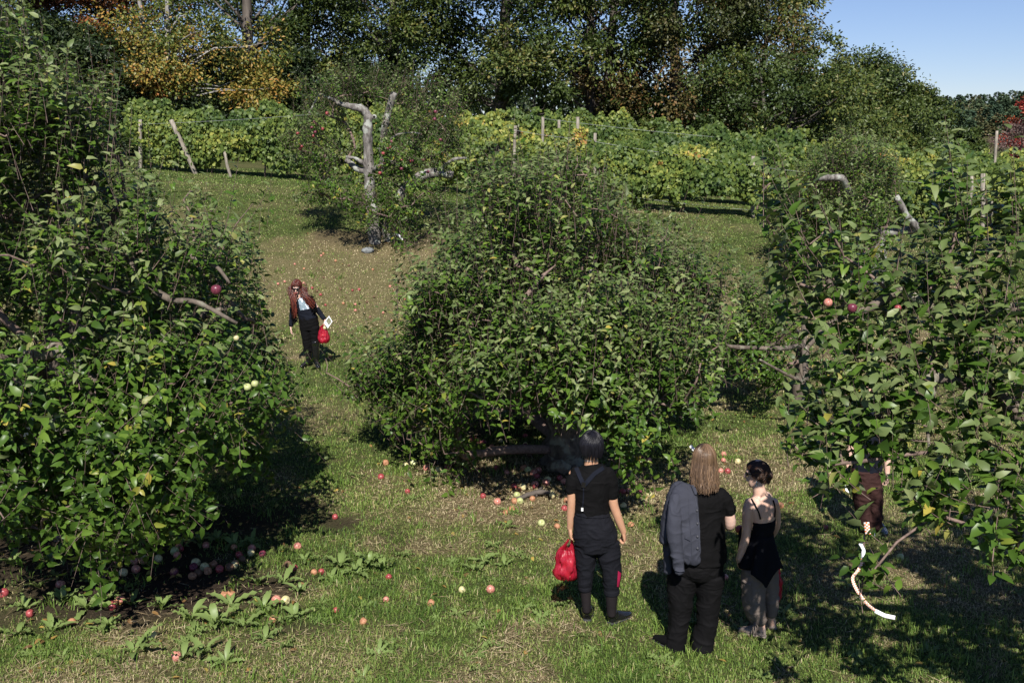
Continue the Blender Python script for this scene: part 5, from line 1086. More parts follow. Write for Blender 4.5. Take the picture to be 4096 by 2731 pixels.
g = Geo(); loft(g, [W4(-.05, .088, .006), W4(0, .104, .008), W4(.05, .088, .006)], [.018, .020, .018], .008, Z_, 12); build('sunglasses', g, M['glasses'], P4)
g = Geo(); loft(g, [W4(-.02, .104, -.068), W4(0, .109, -.068), W4(.02, .104, -.068)], .008, .006, Z_, 8); build('lips', g, plain('lips', (.35, .06, .06), .4, .4), P4)
g = Geo(); c, a, b = TL([(1192, 1204, 22), (1200, 1208, 38), (1216, 1213, 38), (1240, 1220, 35), (1262, 1229, 37), (1276, 1234, 39)], [.075, .095, .108, .105, .108, .112]); loft(g, c, a, b, X_)
loft(g, [T(1184, 1204), T(1168, 1235), T(1165, 1300, -.03)], [.056, .05, .042], [.056, .05, .042], X_); loft(g, [T(1240, 1204), T(1272, 1240), T(1296, 1272, -.05)], [.056, .05, .042], [.056, .05, .042], X_)
sh4, bs4 = wear('long_sleeved_top', remesh('long_sleeved_top', g, .0075, 3, .008, (7, 7, 14), seed=15), M['navy'], P4)
def print_mat():
    m, nt, b = mat('washed blue print'); L = nt.links; n = ntex(nt, 9, 2, 'Object', stretch=(1.2, 1, .7)); r = ramp(nt, [(.40, (.50, .56, .68)), (.47, (.62, .68, .80)), (.52, (.14, .19, .22)), (.60, (.22, .30, .36))]); L.new(n.outputs[0], r.inputs[0]); L.new(r.outputs[0], b.inputs['Base Color']); b.inputs['Roughness'].default_value = .8; return m
patch('shirt_print', bs4, [(1191, 1191), (1238, 1190), (1243, 1232), (1201, 1240)], 9, 9, print_mat(), P4, .006)
g = Geo(); c, a, b = TL([(1266, 1233, 38), (1292, 1236, 40), (1316, 1238, 39)], [.11, .115, .11]); loft(g, c, a, b, X_)
c, a, b = TL([(1306, 1222, 23), (1345, 1225, 19), (1402, 1232, 16)], [.10, .085, .07]); loft(g, c, a, b, X_); c, a, b = TL([(1306, 1256, 23), (1345, 1259, 20), (1404, 1262, 17)], [.10, .088, .075], -.01); loft(g, c, a, b, X_)
wear('trousers', remesh('trousers', g, .0075, 3, .008, seed=18), M['black'], P4)
for (x0, x1, xt, yt, dd) in ((1232, 1236, 1229, 1467, .02), (1262, 1266, 1272, 1470, -.04)):
    g = Geo(); loft(g, [T(x0, 1364, dd), T((x0 + x1) / 2, 1412, dd), T(x1, 1448, dd)], [.080, .066, .046], [.086, .074, .05], X_); h_ = GA(x1, 1462); h_[1] = d0 + dd + .04; h_[2] = float(gz(h_[0], h_[1])); f_ = nrm(np.array([xt - x1, -14.0, 0]) / 14)
    loft(g, [h_ + Z_ * .06, h_ + f_ * .10 + Z_ * .055, h_ + f_ * .18 + Z_ * .04, h_ + f_ * .24 + Z_ * .03], [.036, .04, .042, .03], [.05, .045, .032, .022], np.cross(f_, Z_)); wear('boot', remesh('boot', g, .006, 3), M['leather'], P4)
N_ = 350; K_ = 4
for (e0, e1) in ((T(1170, 1205, -.10), T(1180, 1285, -.10)), (T(1243, 1182, -.02), T(1258, 1240, -.11))):
    g = Geo(); s_ = q_.random(N_)[:, None]; a0 = e0 * (1 - s_) + e1 * s_; dr = rdir(N_); tube(g, [e0, e1], .02, 6)
    tubes3(g, (a0 + dr * .02)[:, None] + dr[:, None] * (np.linspace(0, .045, K_)[None, :, None]) - Z_ * np.linspace(0, .02, K_)[None, :, None], np.full((N_, K_), .005)); build('fur_trim', g, M['black'], P4)

# ---- person half hidden behind the right hand branches
d0 = float(GA(3490, 2134)[1]); S = 3982 / (d0 * CP + 3.2 * SP)
T, TL = px_tools(d0, S); base = GA(3490, 2130)
P5 = empty('person', base, 'person in navy top, dark brown trousers and grey trainers half hidden by branches', 'person')
hc = T(3478, 1542, -.02)
g = Geo(); fr5 = head(g, hc, (-.3, -1, 0), 1.0, .2)
loft(g, [hc + [0, .03, -.06], T(3478, 1598, 0), T(3478, 1625, 0)], [.055, .056, .066], [.056, .056, .06], X_)
c, a, b = TL([(1640, 3478, 58), (1680, 3476, 62), (1780, 3472, 56), (1870, 3468, 56), (1930, 3464, 56)], [.085, .105, .10, .10, .10]); loft(g, c, a, b, X_)
loft(g, [T(3416, 1655), T(3406, 1790), T(3386, 1888, -.05)], [.05, .041, .028], [.05, .043, .026], X_); hand(g, T(3387, 1885, -.05), (-.05, -.2, -1), (1, 0, 0), (.2, -1, 0), .8)
loft(g, [T(3540, 1655), T(3549, 1790), T(3549, 1890, -.05)], [.05, .041, .028], [.05, .043, .026], X_); hand(g, T(3549, 1887, -.05), (0, -.2, -1), (-1, 0, 0), (-.2, -1, 0), .6)
for (hx, kx, ax_) in ((3444, 3452, 3466), (3500, 3502, 3504)): loft(g, [T(hx, 1940), T(kx, 2020), T(ax_, 2110)], [.08, .055, .038], [.08, .06, .042], X_)
wear('body', remesh('body', g, .006, 2), M['skin_fair'], P5)
g = Geo(); scalp(g, fr5, LIM_SHORT, 1.0); build('scalp_hair', g, M['hair_dark'], P5); hairs('hair', fr5, 700, 'short', M['hair_dark'], P5, s=1.02, seed=31)
W5 = fr5[0]; em = plain('eye', (.08, .06, .05), .2, .6)
for k in (-1, 1): g = Geo(); ball(g, W5(k * .03, .086, .006), .011, 10, 7); build('eye', g, em, P5)
g = Geo(); c, a, b = TL([(1622, 3478, 40), (1640, 3478, 60), (1680, 3476, 66), (1780, 3472, 58), (1880, 3468, 60)], [.08, .10, .118, .115, .12]); loft(g, c, a, b, X_)
loft(g, [T(3430, 1648), T(3414, 1690), T(3410, 1775)], [.065, .062, .054], [.065, .062, .056], X_); loft(g, [T(3526, 1648), T(3543, 1690), T(3548, 1775)], [.065, .062, .054], [.065, .062, .056], X_)
wear('t_shirt', remesh('t_shirt', g, .0075, 3, .009, (7, 7, 14), seed=51), M['navy'], P5)
g = Geo(); c, a, b = TL([(1868, 3467, 58), (1910, 3464, 62), (1950, 3464, 62)], [.118, .125, .12]); loft(g, c, a, b, X_)
c, a, b = TL([(1940, 3440, 34), (2000, 3447, 31), (2060, 3456, 27), (2112, 3466, 27)], [.11, .095, .085, .085]); loft(g, c, a, b, X_); c, a, b = TL([(1940, 3494, 34), (2000, 3500, 30), (2060, 3502, 26), (2104, 3504, 26)], [.11, .095, .085, .085], -.02); loft(g, c, a, b, X_)
wear('trousers', remesh('trousers', g, .0075, 3, .012, (7, 7, 14), seed=52), M['brown_trousers'], P5)
fl = GA(3466, 2122); boot(P5, T(3466, 2104), fl, fl + np.array([-.02, -.24, 0]), .045, m='trainer', sole='boot_sole', name='trainer'); fr_ = GA(3505, 2112); fr_[1] += .04; boot(P5, T(3504, 2096, -.02), fr_, fr_ + np.array([.03, -.25, 0]), .045, m='trainer', sole='boot_sole', name='trainer')
bpy.data.scenes.remove(_ts)
# ---------------------------------------------------------------- carried things
def bag_mat():
    m, nt, b = mat('thin red plastic'); L = nt.links
    n = ntex(nt, 9, 3); r = ramp(nt, [(.35, (.42, .012, .04)), (.7, (.60, .05, .085))]); L.new(n.outputs[0], r.inputs[0]); L.new(r.outputs[0], b.inputs['Base Color']); b.inputs['Roughness'].default_value = .34; b.inputs['Specular IOR Level'].default_value = .45
    t = nt.nodes.new('ShaderNodeBsdfTransparent'); t.inputs[0].default_value = (1, .30, .32, 1); tl = nt.nodes.new('ShaderNodeBsdfTranslucent'); tl.inputs[0].default_value = (.85, .06, .07, 1)
    m1 = nt.nodes.new('ShaderNodeMixShader'); m1.inputs[0].default_value = .3; m2 = nt.nodes.new('ShaderNodeMixShader'); m2.inputs[0].default_value = .30
    L.new(b.outputs[0], m1.inputs[1]); L.new(tl.outputs[0], m1.inputs[2]); L.new(m1.outputs[0], m2.inputs[1]); L.new(t.outputs[0], m2.inputs[2]); L.new(m2.outputs[0], nt.nodes['Material Output'].inputs[0])
    bump(nt, ntex(nt, 22, 3, stretch=(1, 1, .4)).outputs[0], b, .6, .02); return m
M['bag'] = bag_mat()
def apple_mat(name, stops, rough=.32, scale=11):
    m, nt, b = mat(name); L = nt.links; n = ntex(nt, scale, 4, stretch=(1, 1, .35)); r = ramp(nt, stops); L.new(n.outputs[0], r.inputs[0]); L.new(r.outputs[0], b.inputs['Base Color']); b.inputs['Roughness'].default_value = rough; b.inputs['Specular IOR Level'].default_value = .4
    bump(nt, ntex(nt, 40, 3).outputs[0], b, .1, .004); return m
AM = dict(red=apple_mat('red apple skin', [(.3, (0.183, 0.028, 0.036)), (.55, (0.324, 0.058, 0.062)), (.75, (0.435, 0.191, 0.134))]), pink=apple_mat('pink striped apple skin', [(.32, (0.354, 0.079, 0.079)), (.52, (0.477, 0.196, 0.151)), (.72, (0.585, 0.438, 0.265))]),
          yellow=apple_mat('yellow apple skin', [(.3, (0.467, 0.403, 0.179)), (.6, (0.571, 0.514, 0.283)), (.8, (0.516, 0.311, 0.196))]), green=apple_mat('green yellow apple skin', [(.3, (0.325, 0.376, 0.139)), (.7, (0.476, 0.476, 0.233))]),
          orange=apple_mat('rotting orange apple skin', [(.3, (0.215, 0.087, 0.046)), (.55, (0.420, 0.202, 0.106)), (.75, (0.545, 0.340, 0.187))], .6), purple=apple_mat('dark plum red apple skin', [(.3, (0.086, 0.017, 0.031)), (.6, (0.171, 0.037, 0.059)), (.8, (0.260, 0.087, 0.100))]), brown=apple_mat('brown rotten apple skin', [(.3, (0.073, 0.038, 0.022)), (.7, (0.190, 0.107, 0.062))], .7))
def apple_mesh(name, squash=1.0, bite=False, seed=0):
    g = Geo(); n = 20; prof = [(0, .30), (.05, .335), (.14, .37), (.25, .375), (.36, .31), (.445, .17), (.475, 0), (.455, -.14), (.39, -.28), (.30, -.385), (.19, -.43), (.09, -.425), (.04, -.40), (0, -.37)]
    q = np.random.default_rng(seed); V = []; lob = q.random() * 6
    for k, (r_, z_) in enumerate(prof):
        for j in range(n):
            t = j / n * 2 * np.pi; w_ = 1 + .025 * math.sin(5 * t + lob) * (z_ < -.1) + .04 * math.sin(t + lob); x, y, z = r_ * w_ * math.cos(t), r_ * w_ * math.sin(t), z_ * squash * (1 + .05 * math.cos(t + 1))
            if bite and x > .18 and z > -.25: x = .18 + (x - .18) * .2 - .12 * math.exp(-((z - .02) ** 2 + y * y) * 9)
            V.append((x, y, z))
    Q = [(k * n + j, (k + 1) * n + j, (k + 1) * n + (j + 1) % n, k * n + (j + 1) % n) for k in range(len(prof) - 1) for j in range(n)]
    g.add(V, Q); V, Q, T, t = g.arrays(); return mesh(name, V, Q, T, t)
AME = {}
for kind in AM:
    AME[kind] = [apple_mesh('apple_' + kind, .92 + .1 * k, kind in ('orange', 'brown') and k == 1, k + len(kind)) for k in (0, 1)]
    for me_ in AME[kind]: me_.materials.append(AM[kind])
gs = Geo(); tube(gs, [(0, 0, .30), (.02, 0, .42), (.06, .01, .52)], [.025, .02, .03], 5); Vs, Qs, Ts, ts_ = gs.arrays(); STEM = mesh('apple_stem', Vs, Qs, Ts, ts_); STEM.materials.append(M['twig'])
def apple(p, dia, kind, label, group, hang=False, stem=False):
    k = int(rng.integers(0, 2)); o = bpy.data.objects.new('apple', AME[kind][k]); COL.objects.link(o); s = dia / .93; o.scale = (s, s, s); o.location = tuple(p)
    o.rotation_euler = (rng.normal() * .25, rng.normal() * .25, rng.random() * 6.28) if hang else (rng.random() * 6.28, rng.random() * 6.28, rng.random() * 6.28)
    tag(o, label, 'apple', group)
    if stem or hang: st = bpy.data.objects.new('stem', STEM); COL.objects.link(st); st.parent = o
    return o
def red_bag(name, label, c, w_, dth, h, handp, seed, nap):
    root = empty(name, c, label, 'bag'); g = Geo(); n = 40; rows = 18; q = np.random.default_rng(seed); V = []
    for i in range(rows):
        t = i / (rows - 1); z = -h / 2 + h * t; rr = np.interp(t, [0, .06, .2, .45, .7, .88, 1], [.45, .80, 1.0, 1.0, .86, .66, .52])
        for j in range(n):
            a_ = j / n * 2 * np.pi; p = c + np.array([w_ * rr * math.cos(a_), dth * rr * math.sin(a_), z]); V.append(p)
    V = np.array(V); no = nrm((V - c) * [1, 1, .2]); fo = 1 - np.abs(2 * noise3(np.stack([np.arctan2((V - c)[:, 1], (V - c)[:, 0]) * 3.5 + seed, V[:, 2] * 9, 0 * V[:, 0]], 1)) - 1); V = V + no * ((fo - .5) * .05 + (fbm(V * 14 + seed, 2) - .5) * .05)[:, None]
    Q = [(i * n + j, i * n + (j + 1) % n, (i + 1) * n + (j + 1) % n, (i + 1) * n + j) for i in range(rows - 1) for j in range(n)]; T = [(len(V), (j + 1) % n, j) for j in range(n)]; V = np.concatenate([V, [c - [0, 0, h / 2]]]); g.add(V, Q, T)
    build('bag_film', g, M['bag'], root)
    for sgn in (-1, 1):
        g = Geo(); a0 = c + [sgn * w_ * .45, 0, h * .48]; P = curve(a0, handp + [sgn * .012, 0, -.01], .0, 7); loft(g, P, np.interp(np.linspace(0, 1, 7), [0, .4, 1], [.035, .016, .010]), .004, Y_ * .3 + X_, 10); build('handle', g, M['bag'], root)
    for k in range(nap):
        a_ = k * 2.4; rr = .42 if k else 0; apple(c + np.array([w_ * rr * math.cos(a_), dth * rr * math.sin(a_), -h * .30 + .07 * (k // 4) + .02 * (k % 2)]), .066, ('pink', 'orange', 'pink', 'orange', 'red')[k % 5], 'apple seen through the film inside the ' + label.split(' held')[0], 'apples inside the ' + label.split(' held')[0])
d0 = float(GA(2400, 2498)[1]); red_bag('plastic_bag', 'large red plastic bag held by the person with crossed braces', A(2268, 2252, d0 + .08), .098, .08, .28, A(2281, 2150, d0 + .06), 3, 9)
d0 = float(GA(1252, 1464)[1]); red_bag('plastic_bag', 'small red plastic bag held by the auburn haired person', A(1294, 1338, d0 - .06), .085, .075, .29, A(1302, 1288, d0 - .08), 5, 8)
d0w = float(GA(3040, 2546)[1]); red_bag('plastic_bag', 'narrow red plastic bag held behind the taupe trousers', A(3098, 2345, d0w + .22), .05, .05, .24, A(3090, 2160, d0w + .28), 8, 2)
apple(A(2957, 2113, d0w + .2), .075, 'red', 'red apple on top of the flat black bag', 'carried apples')
apple(A(1300, 1309, d0 - .09), .075, 'yellow', 'pale yellow apple at the mouth of the small red bag', 'carried apples')
def leaflet(label, quad, d, dd):
    m, nt, b = mat('leaflet paper'); L = nt.links; tc = nt.nodes.new('ShaderNodeTexCoord'); sp_ = nt.nodes.new('ShaderNodeSeparateXYZ')
    P = np.array([A(x, y, d + e) for (x, y), e in zip(quad, dd)]); g = Geo(); g.add(P, [(0, 1, 2, 3)]); root = empty('leaflet', P.mean(0), label, 'leaflet')
    n_ = nrm(np.cross(P[1] - P[0], P[3] - P[0])); V = np.concatenate([P, P + n_ * .0015]); g = Geo(); g.add(V, [(3, 2, 1, 0), (4, 5, 6, 7), (0, 1, 5, 4), (1, 2, 6, 5), (2, 3, 7, 6), (3, 0, 4, 7)]); build('paper', g, plain('white paper', (.80, .82, .86), .6, .2), root, smooth=False)
    if np.dot(n_, np.array([0, 0, CAM_H]) - P[0]) < 0: n_ = -n_
    def q_(u, v): return (P[0] * (1 - u) + P[1] * u) * (1 - v) + (P[3] * (1 - u) + P[2] * u) * v + n_ * .004
    n1 = ntex(nt, 30, 3); r = ramp(nt, [(.35, (.05, .06, .04)), (.55, (.22, .22, .14)), (.7, (.5, .5, .45))]); L.new(n1.outputs[0], r.inputs[0]); L.new(r.outputs[0], b.inputs['Base Color'])
    g = Geo(); g.add([q_(.12, .1), q_(.88, .1), q_(.88, .66), q_(.12, .66)], [(0, 1, 2, 3)]); build('photo_print', g, m, root, smooth=False)
leaflet('white printed leaflet with a picture held with the small red bag', [(1316, 1261), (1330, 1284), (1311, 1311), (1295, 1289)], d0, [-.16, -.16, -.19, -.19])
d5 = float(GA(3490, 2134)[1]); leaflet('white printed leaflet held by the person behind the branches', [(3378, 1922), (3400, 1932), (3402, 1972), (3382, 1960)], d5, [-.1, -.08, -.1, -.12])

# ---------------------------------------------------------------- windfalls
def ga(X, Y, dia, up=.42): p = GB(X, Y); return p + [0, 0, dia * up]
SPEC = [  # X, Y in the 2352 picture, size px (same scale), kind, label
 (405, 1515, 27, 'pink', 'large pink streaked apple in the grass at the bottom left'), (9, 1368, 26, 'red', 'red apple cut by the left frame edge'), (140, 1348, 19, 'pink', 'pink apple on bare soil near the left edge'),
 (258, 1398, 22, 'red', 'dark red apple in front of a small heap on the soil'), (277, 1384, 20, 'pink', 'pale pink apple at the back of the small heap on the soil'), (268, 1392, 18, 'orange', 'bruised apple in the middle of the small heap on the soil'),
 (166, 1434, 17, 'orange', 'orange rotting apple among weeds left of the yellow windfall'), (70, 1415, 17, 'red', 'split red apple among weeds at lower left'), (350, 1465, 20, 'yellow', 'yellow apple behind the big pink streaked one'),
 (635, 1385, 23, 'pink', 'pink and yellow apple touching a plain yellow one among dock leaves'), (656, 1386, 21, 'yellow', 'plain yellow apple touching a pink one among dock leaves'), (517, 1370, 17, 'orange', 'left apple of an orange pair in the tree shade'), (532, 1369, 18, 'orange', 'right apple of an orange pair in the tree shade'),
 (627, 1427, 17, 'orange', 'half eaten orange apple beneath dock leaves'), (402, 1272, 21, 'green', 'green yellow apple at the edge of the left tree shade'), (408, 1282, 18, 'pink', 'pink apple under the green yellow one in the shade edge'),
 (297, 1292, 19, 'red', 'red apple at left of the trio below the hanging leaves'), (309, 1294, 18, 'pink', 'pink apple in the middle of the trio below the hanging leaves'), (330, 1288, 17, 'yellow', 'yellowish apple at right of the trio below the hanging leaves'),
 (450, 1298, 20, 'yellow', 'dull yellow apple in deep shade left of a pair'), (470, 1308, 20, 'yellow', 'yellow apple in the shaded pair under the left tree'), (446, 1309, 19, 'purple', 'purplish apple in the shaded pair under the left tree'), (505, 1313, 18, 'red', 'red apple in deep shade right of the shaded pair'), (528, 1309, 19, 'brown', 'brownish apple in deep shade near dock leaves'),
 (550, 1280, 17, 'red', 'red apple at the right end of the shaded windfalls'), (684, 1260, 17, 'pink', 'pale pink apple half hidden by a weed leaf'), (676, 1308, 16, 'red', 'small red apple right of the dock leaves'), (662, 1300, 16, 'brown', 'brown apple beside the small red one'), (738, 1317, 14, 'red', 'red apple of the pair in the weeds'), (722, 1319, 15, 'orange', 'orange apple of the pair in the weeds'),
 (893, 1329, 14, 'red', 'dark red apple alone in grass left of the centre'), (887, 1381, 15, 'pink', 'pale pink apple alone on the lawn below the dark red one'), (772, 1405, 14, 'red', 'broken red apple in the lawn'), (770, 1191, 14, 'red', 'red apple in the shadow of the left tree'), (875, 1099, 15, 'red', 'brownish red apple in the grass above the shadow tip'),
 (1062, 1359, 17, 'yellow', 'yellow apple at left of two on the open lawn'), (1127, 1359, 19, 'pink', 'pale pink apple at right of two on the open lawn'), (990, 1389, 17, 'orange', 'squashed orange apple on the open lawn'), (836, 1432, 18, 'orange', 'flattened orange apple piece on the open lawn'),
 (1665, 1331, 15, 'pink', 'pale apple between the long haired person and the one with the bun'), (2067, 1285, 16, 'green', 'green apple alone in sunlit grass at right'), (1896, 1214, 12, 'red', 'red apple right of the person with the bun'), (1793, 1165, 15, 'orange', 'orange apple beside the bare shoulder'),
 (1671, 1086, 14, 'red', 'dark red apple of the pair behind the long hair'), (1655, 1085, 13, 'pink', 'pink apple of the pair behind the long hair'), (1662, 1047, 13, 'pink', 'pinkish apple above the pair behind the long hair'), (1694, 1064, 14, 'yellow', 'yellow apple above the dark haired person'),
 (886, 1067, 15, 'orange', 'orange apple at the left end of the windfall line'), (932, 1073, 15, 'yellow', 'yellow apple second in the windfall line'), (950, 1067, 16, 'green', 'green apple third in the windfall line'), (980, 1079, 16, 'pink', 'pink apple fourth in the windfall line'), (1007, 1083, 17, 'yellow', 'streaked yellow apple fifth in the windfall line'), (1029, 1078, 15, 'red', 'red apple at the right end of the windfall line'),
 (1203, 1079, 15, 'orange', 'orange apple behind the green one near the trunk'), (1213, 1084, 16, 'green', 'green apple near the centre trunk'), (1226, 1091, 18, 'pink', 'pink apple in front of the green one near the trunk'), (1237, 1085, 16, 'pink', 'second pink apple nearest the dead branch'), (1233, 1098, 15, 'red', 'small red apple in front of the two pink ones'),
 (1258, 1106, 17, 'yellow', 'yellow apple on straw left of the braces'), (1254, 1113, 17, 'pink', 'peach apple touching the yellow one on straw'), (1229, 1117, 17, 'pink', 'streaked apple on straw left of the peach one'), (1201, 1123, 17, 'yellow', 'pale yellow streaked apple at the left of the straw'), (1181, 1121, 14, 'red', 'red apple at the left edge of the straw'),
 (1285, 1102, 14, 'red', 'red apple on straw right of the yellow one'), (1295, 1110, 15, 'pink', 'red and yellow apple beside the left elbow'), (1265, 1136, 16, 'yellow', 'yellow apple at the end of the dead branch'), (1268, 1142, 15, 'yellow', 'half rotten yellow apple at the end of the dead branch'), (1187, 1141, 15, 'green', 'green yellow apple left of the dead branch'), (1194, 1155, 16, 'green', 'green yellow apple in front of the dead branch'),
 (1182, 1156, 16, 'orange', 'orange apple touching the green yellow one'), (1223, 1149, 14, 'orange', 'orange apple against the dead branch'), (1143, 1157, 18, 'pink', 'pink apple left of the straw patch'), (1176, 1173, 15, 'orange', 'orange apple in front of the straw patch'), (1161, 1180, 14, 'orange', 'small orange apple in front of the straw patch'), (1243, 1206, 17, 'green', 'green apple nearest the plastic bag'), (1296, 1172, 15, 'red', 'split red apple beside the bare forearm'), (1300, 1153, 13, 'orange', 'orange core beside the bare forearm'), (1280, 1213, 15, 'orange', 'reddish apple above the plastic bag'),
 (1430, 1134, 16, 'red', 'dark red apple right of the black T-shirt sleeve'), (1449, 1210, 15, 'orange', 'yellow orange apple right of the fist'), (1432, 1166, 15, 'yellow', 'pale cut apple beside the sleeve of the braces wearer'), (1468, 1135, 14, 'purple', 'dark apple in the shade by the jacket'), (1432, 1083, 12, 'red', 'red apple in the shade right of the black hair'), (1432, 1042, 14, 'red', 'bright red apple under the right hand skirt of leaves'), (1465, 1084, 13, 'purple', 'plum apple in shade behind the jacket'), (1490, 1060, 13, 'pink', 'pink apple glimpsed among the low leaves'),
 (1100, 1017, 13, 'pink', 'pink apple under the left skirt of the centre tree'), (1090, 1010, 13, 'red', 'red apple under the left skirt of the centre tree'), (1140, 1078, 14, 'red', 'red apple in the deep shade under the centre tree'), (1120, 1045, 13, 'orange', 'orange apple in the deep shade under the centre tree')]
for X, Y, px_, kind, lb in SPEC:
    p = GB(X, Y); dia = float(np.clip(px_ / 2.296875 * np.linalg.norm(p - [0, 0, CAM_H]) / F, .055, .092)); apple(p + [0, 0, dia * .36], dia, kind, lb, 'fallen apples', stem=Y > 1330)
for (X, Y) in ((698, 618), (742, 583), (741, 589), (731, 600), (683, 608), (700, 654), (740, 640), (696, 655), (719, 664), (728, 671), (735, 678), (783, 666), (809, 668), (828, 665), (860, 683), (843, 697), (815, 700), (818, 717), (895, 660), (905, 668), (925, 708), (935, 712), (945, 690), (985, 690), (920, 650), (1008, 618), (770, 640), (790, 700), (850, 730), (900, 740), (930, 690), (415, 830), (435, 845), (640, 655), (655, 650), (2330, 880), (2345, 925), (2290, 820), (1995, 890), (1880, 770), (2260, 905), (1910, 760), (855, 620), (800, 610), (770, 600), (980, 655), (745, 700), (880, 720)):
    p = GB(X + rng.normal() * 2, Y + rng.normal() * 1.5); apple(p + [0, 0, .025], .052 + .018 * rng.random(), ('red', 'brown', 'pink', 'orange')[int(rng.integers(0, 4))], 'small red or orange fallen apple scattered on the brown slope by the auburn haired walker' if X < 1100 else 'small fallen apple on the dry ground behind the right hand branches', 'apples scattered on the slope' if X < 1100 else 'apples behind the right hand branches')
for k in range(46):                    # windfalls in the shade under the centre tree
    q = b_ + np.array([rng.normal() * 1.1 - .25, rng.uniform(-1.5, 1.2), 0]); q[2] = float(gz(q[0], q[1])) + .028; apple(q, .065 + .016 * rng.random(), ('red', 'orange', 'pink', 'purple', 'brown', 'yellow')[int(rng.integers(0, 6))], 'windfall lying in the dark shade around the centre trunk', 'windfalls in the centre tree shade')
for k in range(26):
    q = GB(rng.uniform(180, 640), rng.uniform(1255, 1330)); apple(q + [0, 0, .028], .07 + .016 * rng.random(), ('red', 'orange', 'pink', 'purple', 'brown', 'yellow')[int(rng.integers(0, 6))], 'windfall lying in the dark shade below the left tree', 'windfalls in the left tree shade')
# apples still on the trees
for X, Y, d, px_, kind, lb in ((1161, 538, 12.3, 15, 'pink', 'red and yellow apple hanging high in the centre tree'), (497, 664, 8.4, 24, 'purple', 'dull red apple hanging on the branch of the left tree'), (568, 888, 8.1, 19, 'green', 'pale green apple at left of two hanging in the left tree'), (585, 880, 8.1, 17, 'green', 'pale green apple at right of two hanging in the left tree'), (543, 775, 8.2, 13, 'yellow', 'yellow apple above the pale green two in the left tree'),
                               (1902, 694, 6.2, 20, 'pink', 'pink apple on the left of the near branch of the right hand tree'), (1958, 706, 6.15, 22, 'purple', 'plum red apple under the near branch of the right hand tree'), (2062, 706, 6.2, 15, 'red', 'red apple deeper in the right hand tree')):
    apple(B(X, Y, d), px_ / 2.296875 * d / F, kind, lb, 'apples on the trees', hang=True)
for (x, y) in ((305, 365), (320, 380), (316, 445), (298, 475), (306, 530), (210, 555), (200, 575), (178, 455), (915, 520), (880, 575), (902, 562), (876, 605), (848, 612), (858, 684), (993, 665), (1075, 668), (1163, 662), (982, 718), (992, 732), (820, 720), (1198, 757), (1067, 833), (1297, 505), (1252, 343), (822, 765), (408, 298), (1258, 285), (372, 420), (290, 410), (1060, 670)):
    X, Y = 1100 + x * .5102, 300 + y * .5102; apple(A(X, Y, do - .35 + rng.normal() * .15), .082, ('red', 'purple', 'purple')[int(rng.integers(0, 3))], 'dark red apple hanging in the old gnarled tree', 'apples hanging in the old gnarled tree', hang=True)

# ---------------------------------------------------------------- marking ribbons
def ribbon_mat():
    m, nt, b = mat('checkered tape'); L = nt.links; a = nt.nodes.new('ShaderNodeUVMap'); c = nt.nodes.new('ShaderNodeTexChecker'); c.inputs['Color1'].default_value = (.85, .22, .05, 1); c.inputs['Color2'].default_value = (.85, .83, .80, 1); c.inputs['Scale'].default_value = 1.0
    L.new(a.outputs[0], c.inputs['Vector']); L.new(c.outputs[0], b.inputs['Base Color']); b.inputs['Roughness'].default_value = .4; return m
M['tape'] = ribbon_mat(); M['white_tape'] = plain('white tape', (.80, .80, .82), .4, .4)
def ribbon(label, pts, w_, m, twist=.0, w1=None):
    P0 = np.array(pts, float); n = 26; t = np.linspace(0, len(P0) - 1, n); P = np.stack([np.interp(t, np.arange(len(P0)), P0[:, k]) for k in range(3)], 1)
    for _ in range(4): P[1:-1] = .25 * P[:-2] + .5 * P[1:-1] + .25 * P[2:]
    tg = nrm(np.gradient(P, axis=0)); v = nrm(np.array([0, 0, CAM_H]) - P); s = nrm(np.cross(tg, v)); nn = np.cross(s, tg); th = twist * np.sin(np.linspace(0, 5, n))[:, None]; s = s * np.cos(th) + nn * np.sin(th)
    L_ = np.concatenate([[0], np.cumsum(np.linalg.norm(np.diff(P, axis=0), axis=1))]); V = np.stack([P - s * w_ / 2, P, P + s * w_ / 2], 1).reshape(-1, 3); V[1::3] += np.cross(tg, s) * .002
    g = Geo(); Q = [(i * 3 + j, i * 3 + 3 + j, i * 3 + 4 + j, i * 3 + 1 + j) for i in range(n - 1) for j in (0, 1)]; g.add(V, Q); o = build('marking_ribbon', g, m, loc=P[0]); uv = o.data.uv_layers.new(name='UVMap'); sc_ = 3.0 / w_
    for lp in o.data.loops: i, j = divmod(lp.vertex_index, 3); uv.data[lp.index].uv = (j * 1.5 + .01, L_[i] * sc_ + .01)
    sm = o.modifiers.new('film', 'SOLIDIFY'); sm.thickness = .0015
    return tag(o, label, 'ribbon', 'marking ribbons in the trees')
ribbon('long orange and white checkered ribbon hanging from the right hand tree', [B(1984, 1275, 5.7), B(1972, 1310, 5.68), B(1955, 1325, 5.68), B(1968, 1355, 5.66), B(1990, 1385, 5.64), B(2012, 1402, 5.62)], .020, M['tape'], .5)
ribbon('plain white tail of the checkered ribbon at the right', [B(2010, 1401, 5.62), B(2032, 1412, 5.6), B(2056, 1417, 5.6)], .024, M['white_tape'])
ribbon('short checkered ribbon end above the long one, in front of the grey trainers', [B(1990, 1198, 5.72), B(1992, 1212, 5.72), B(1994, 1226, 5.72)], .032, M['tape'])
ribbon('white ribbon knot above the long checkered ribbon', [B(1976, 1246, 5.7), B(1984, 1262, 5.7), B(1981, 1280, 5.69)], .022, M['white_tape'], .6)
ribbon('white ribbon hanging on the left side of the left tree', [B(67, 925, 8.0), B(70, 955, 8.0), B(66, 985, 8.0), B(60, 1003, 8.0)], .05, M['white_tape'], .3)
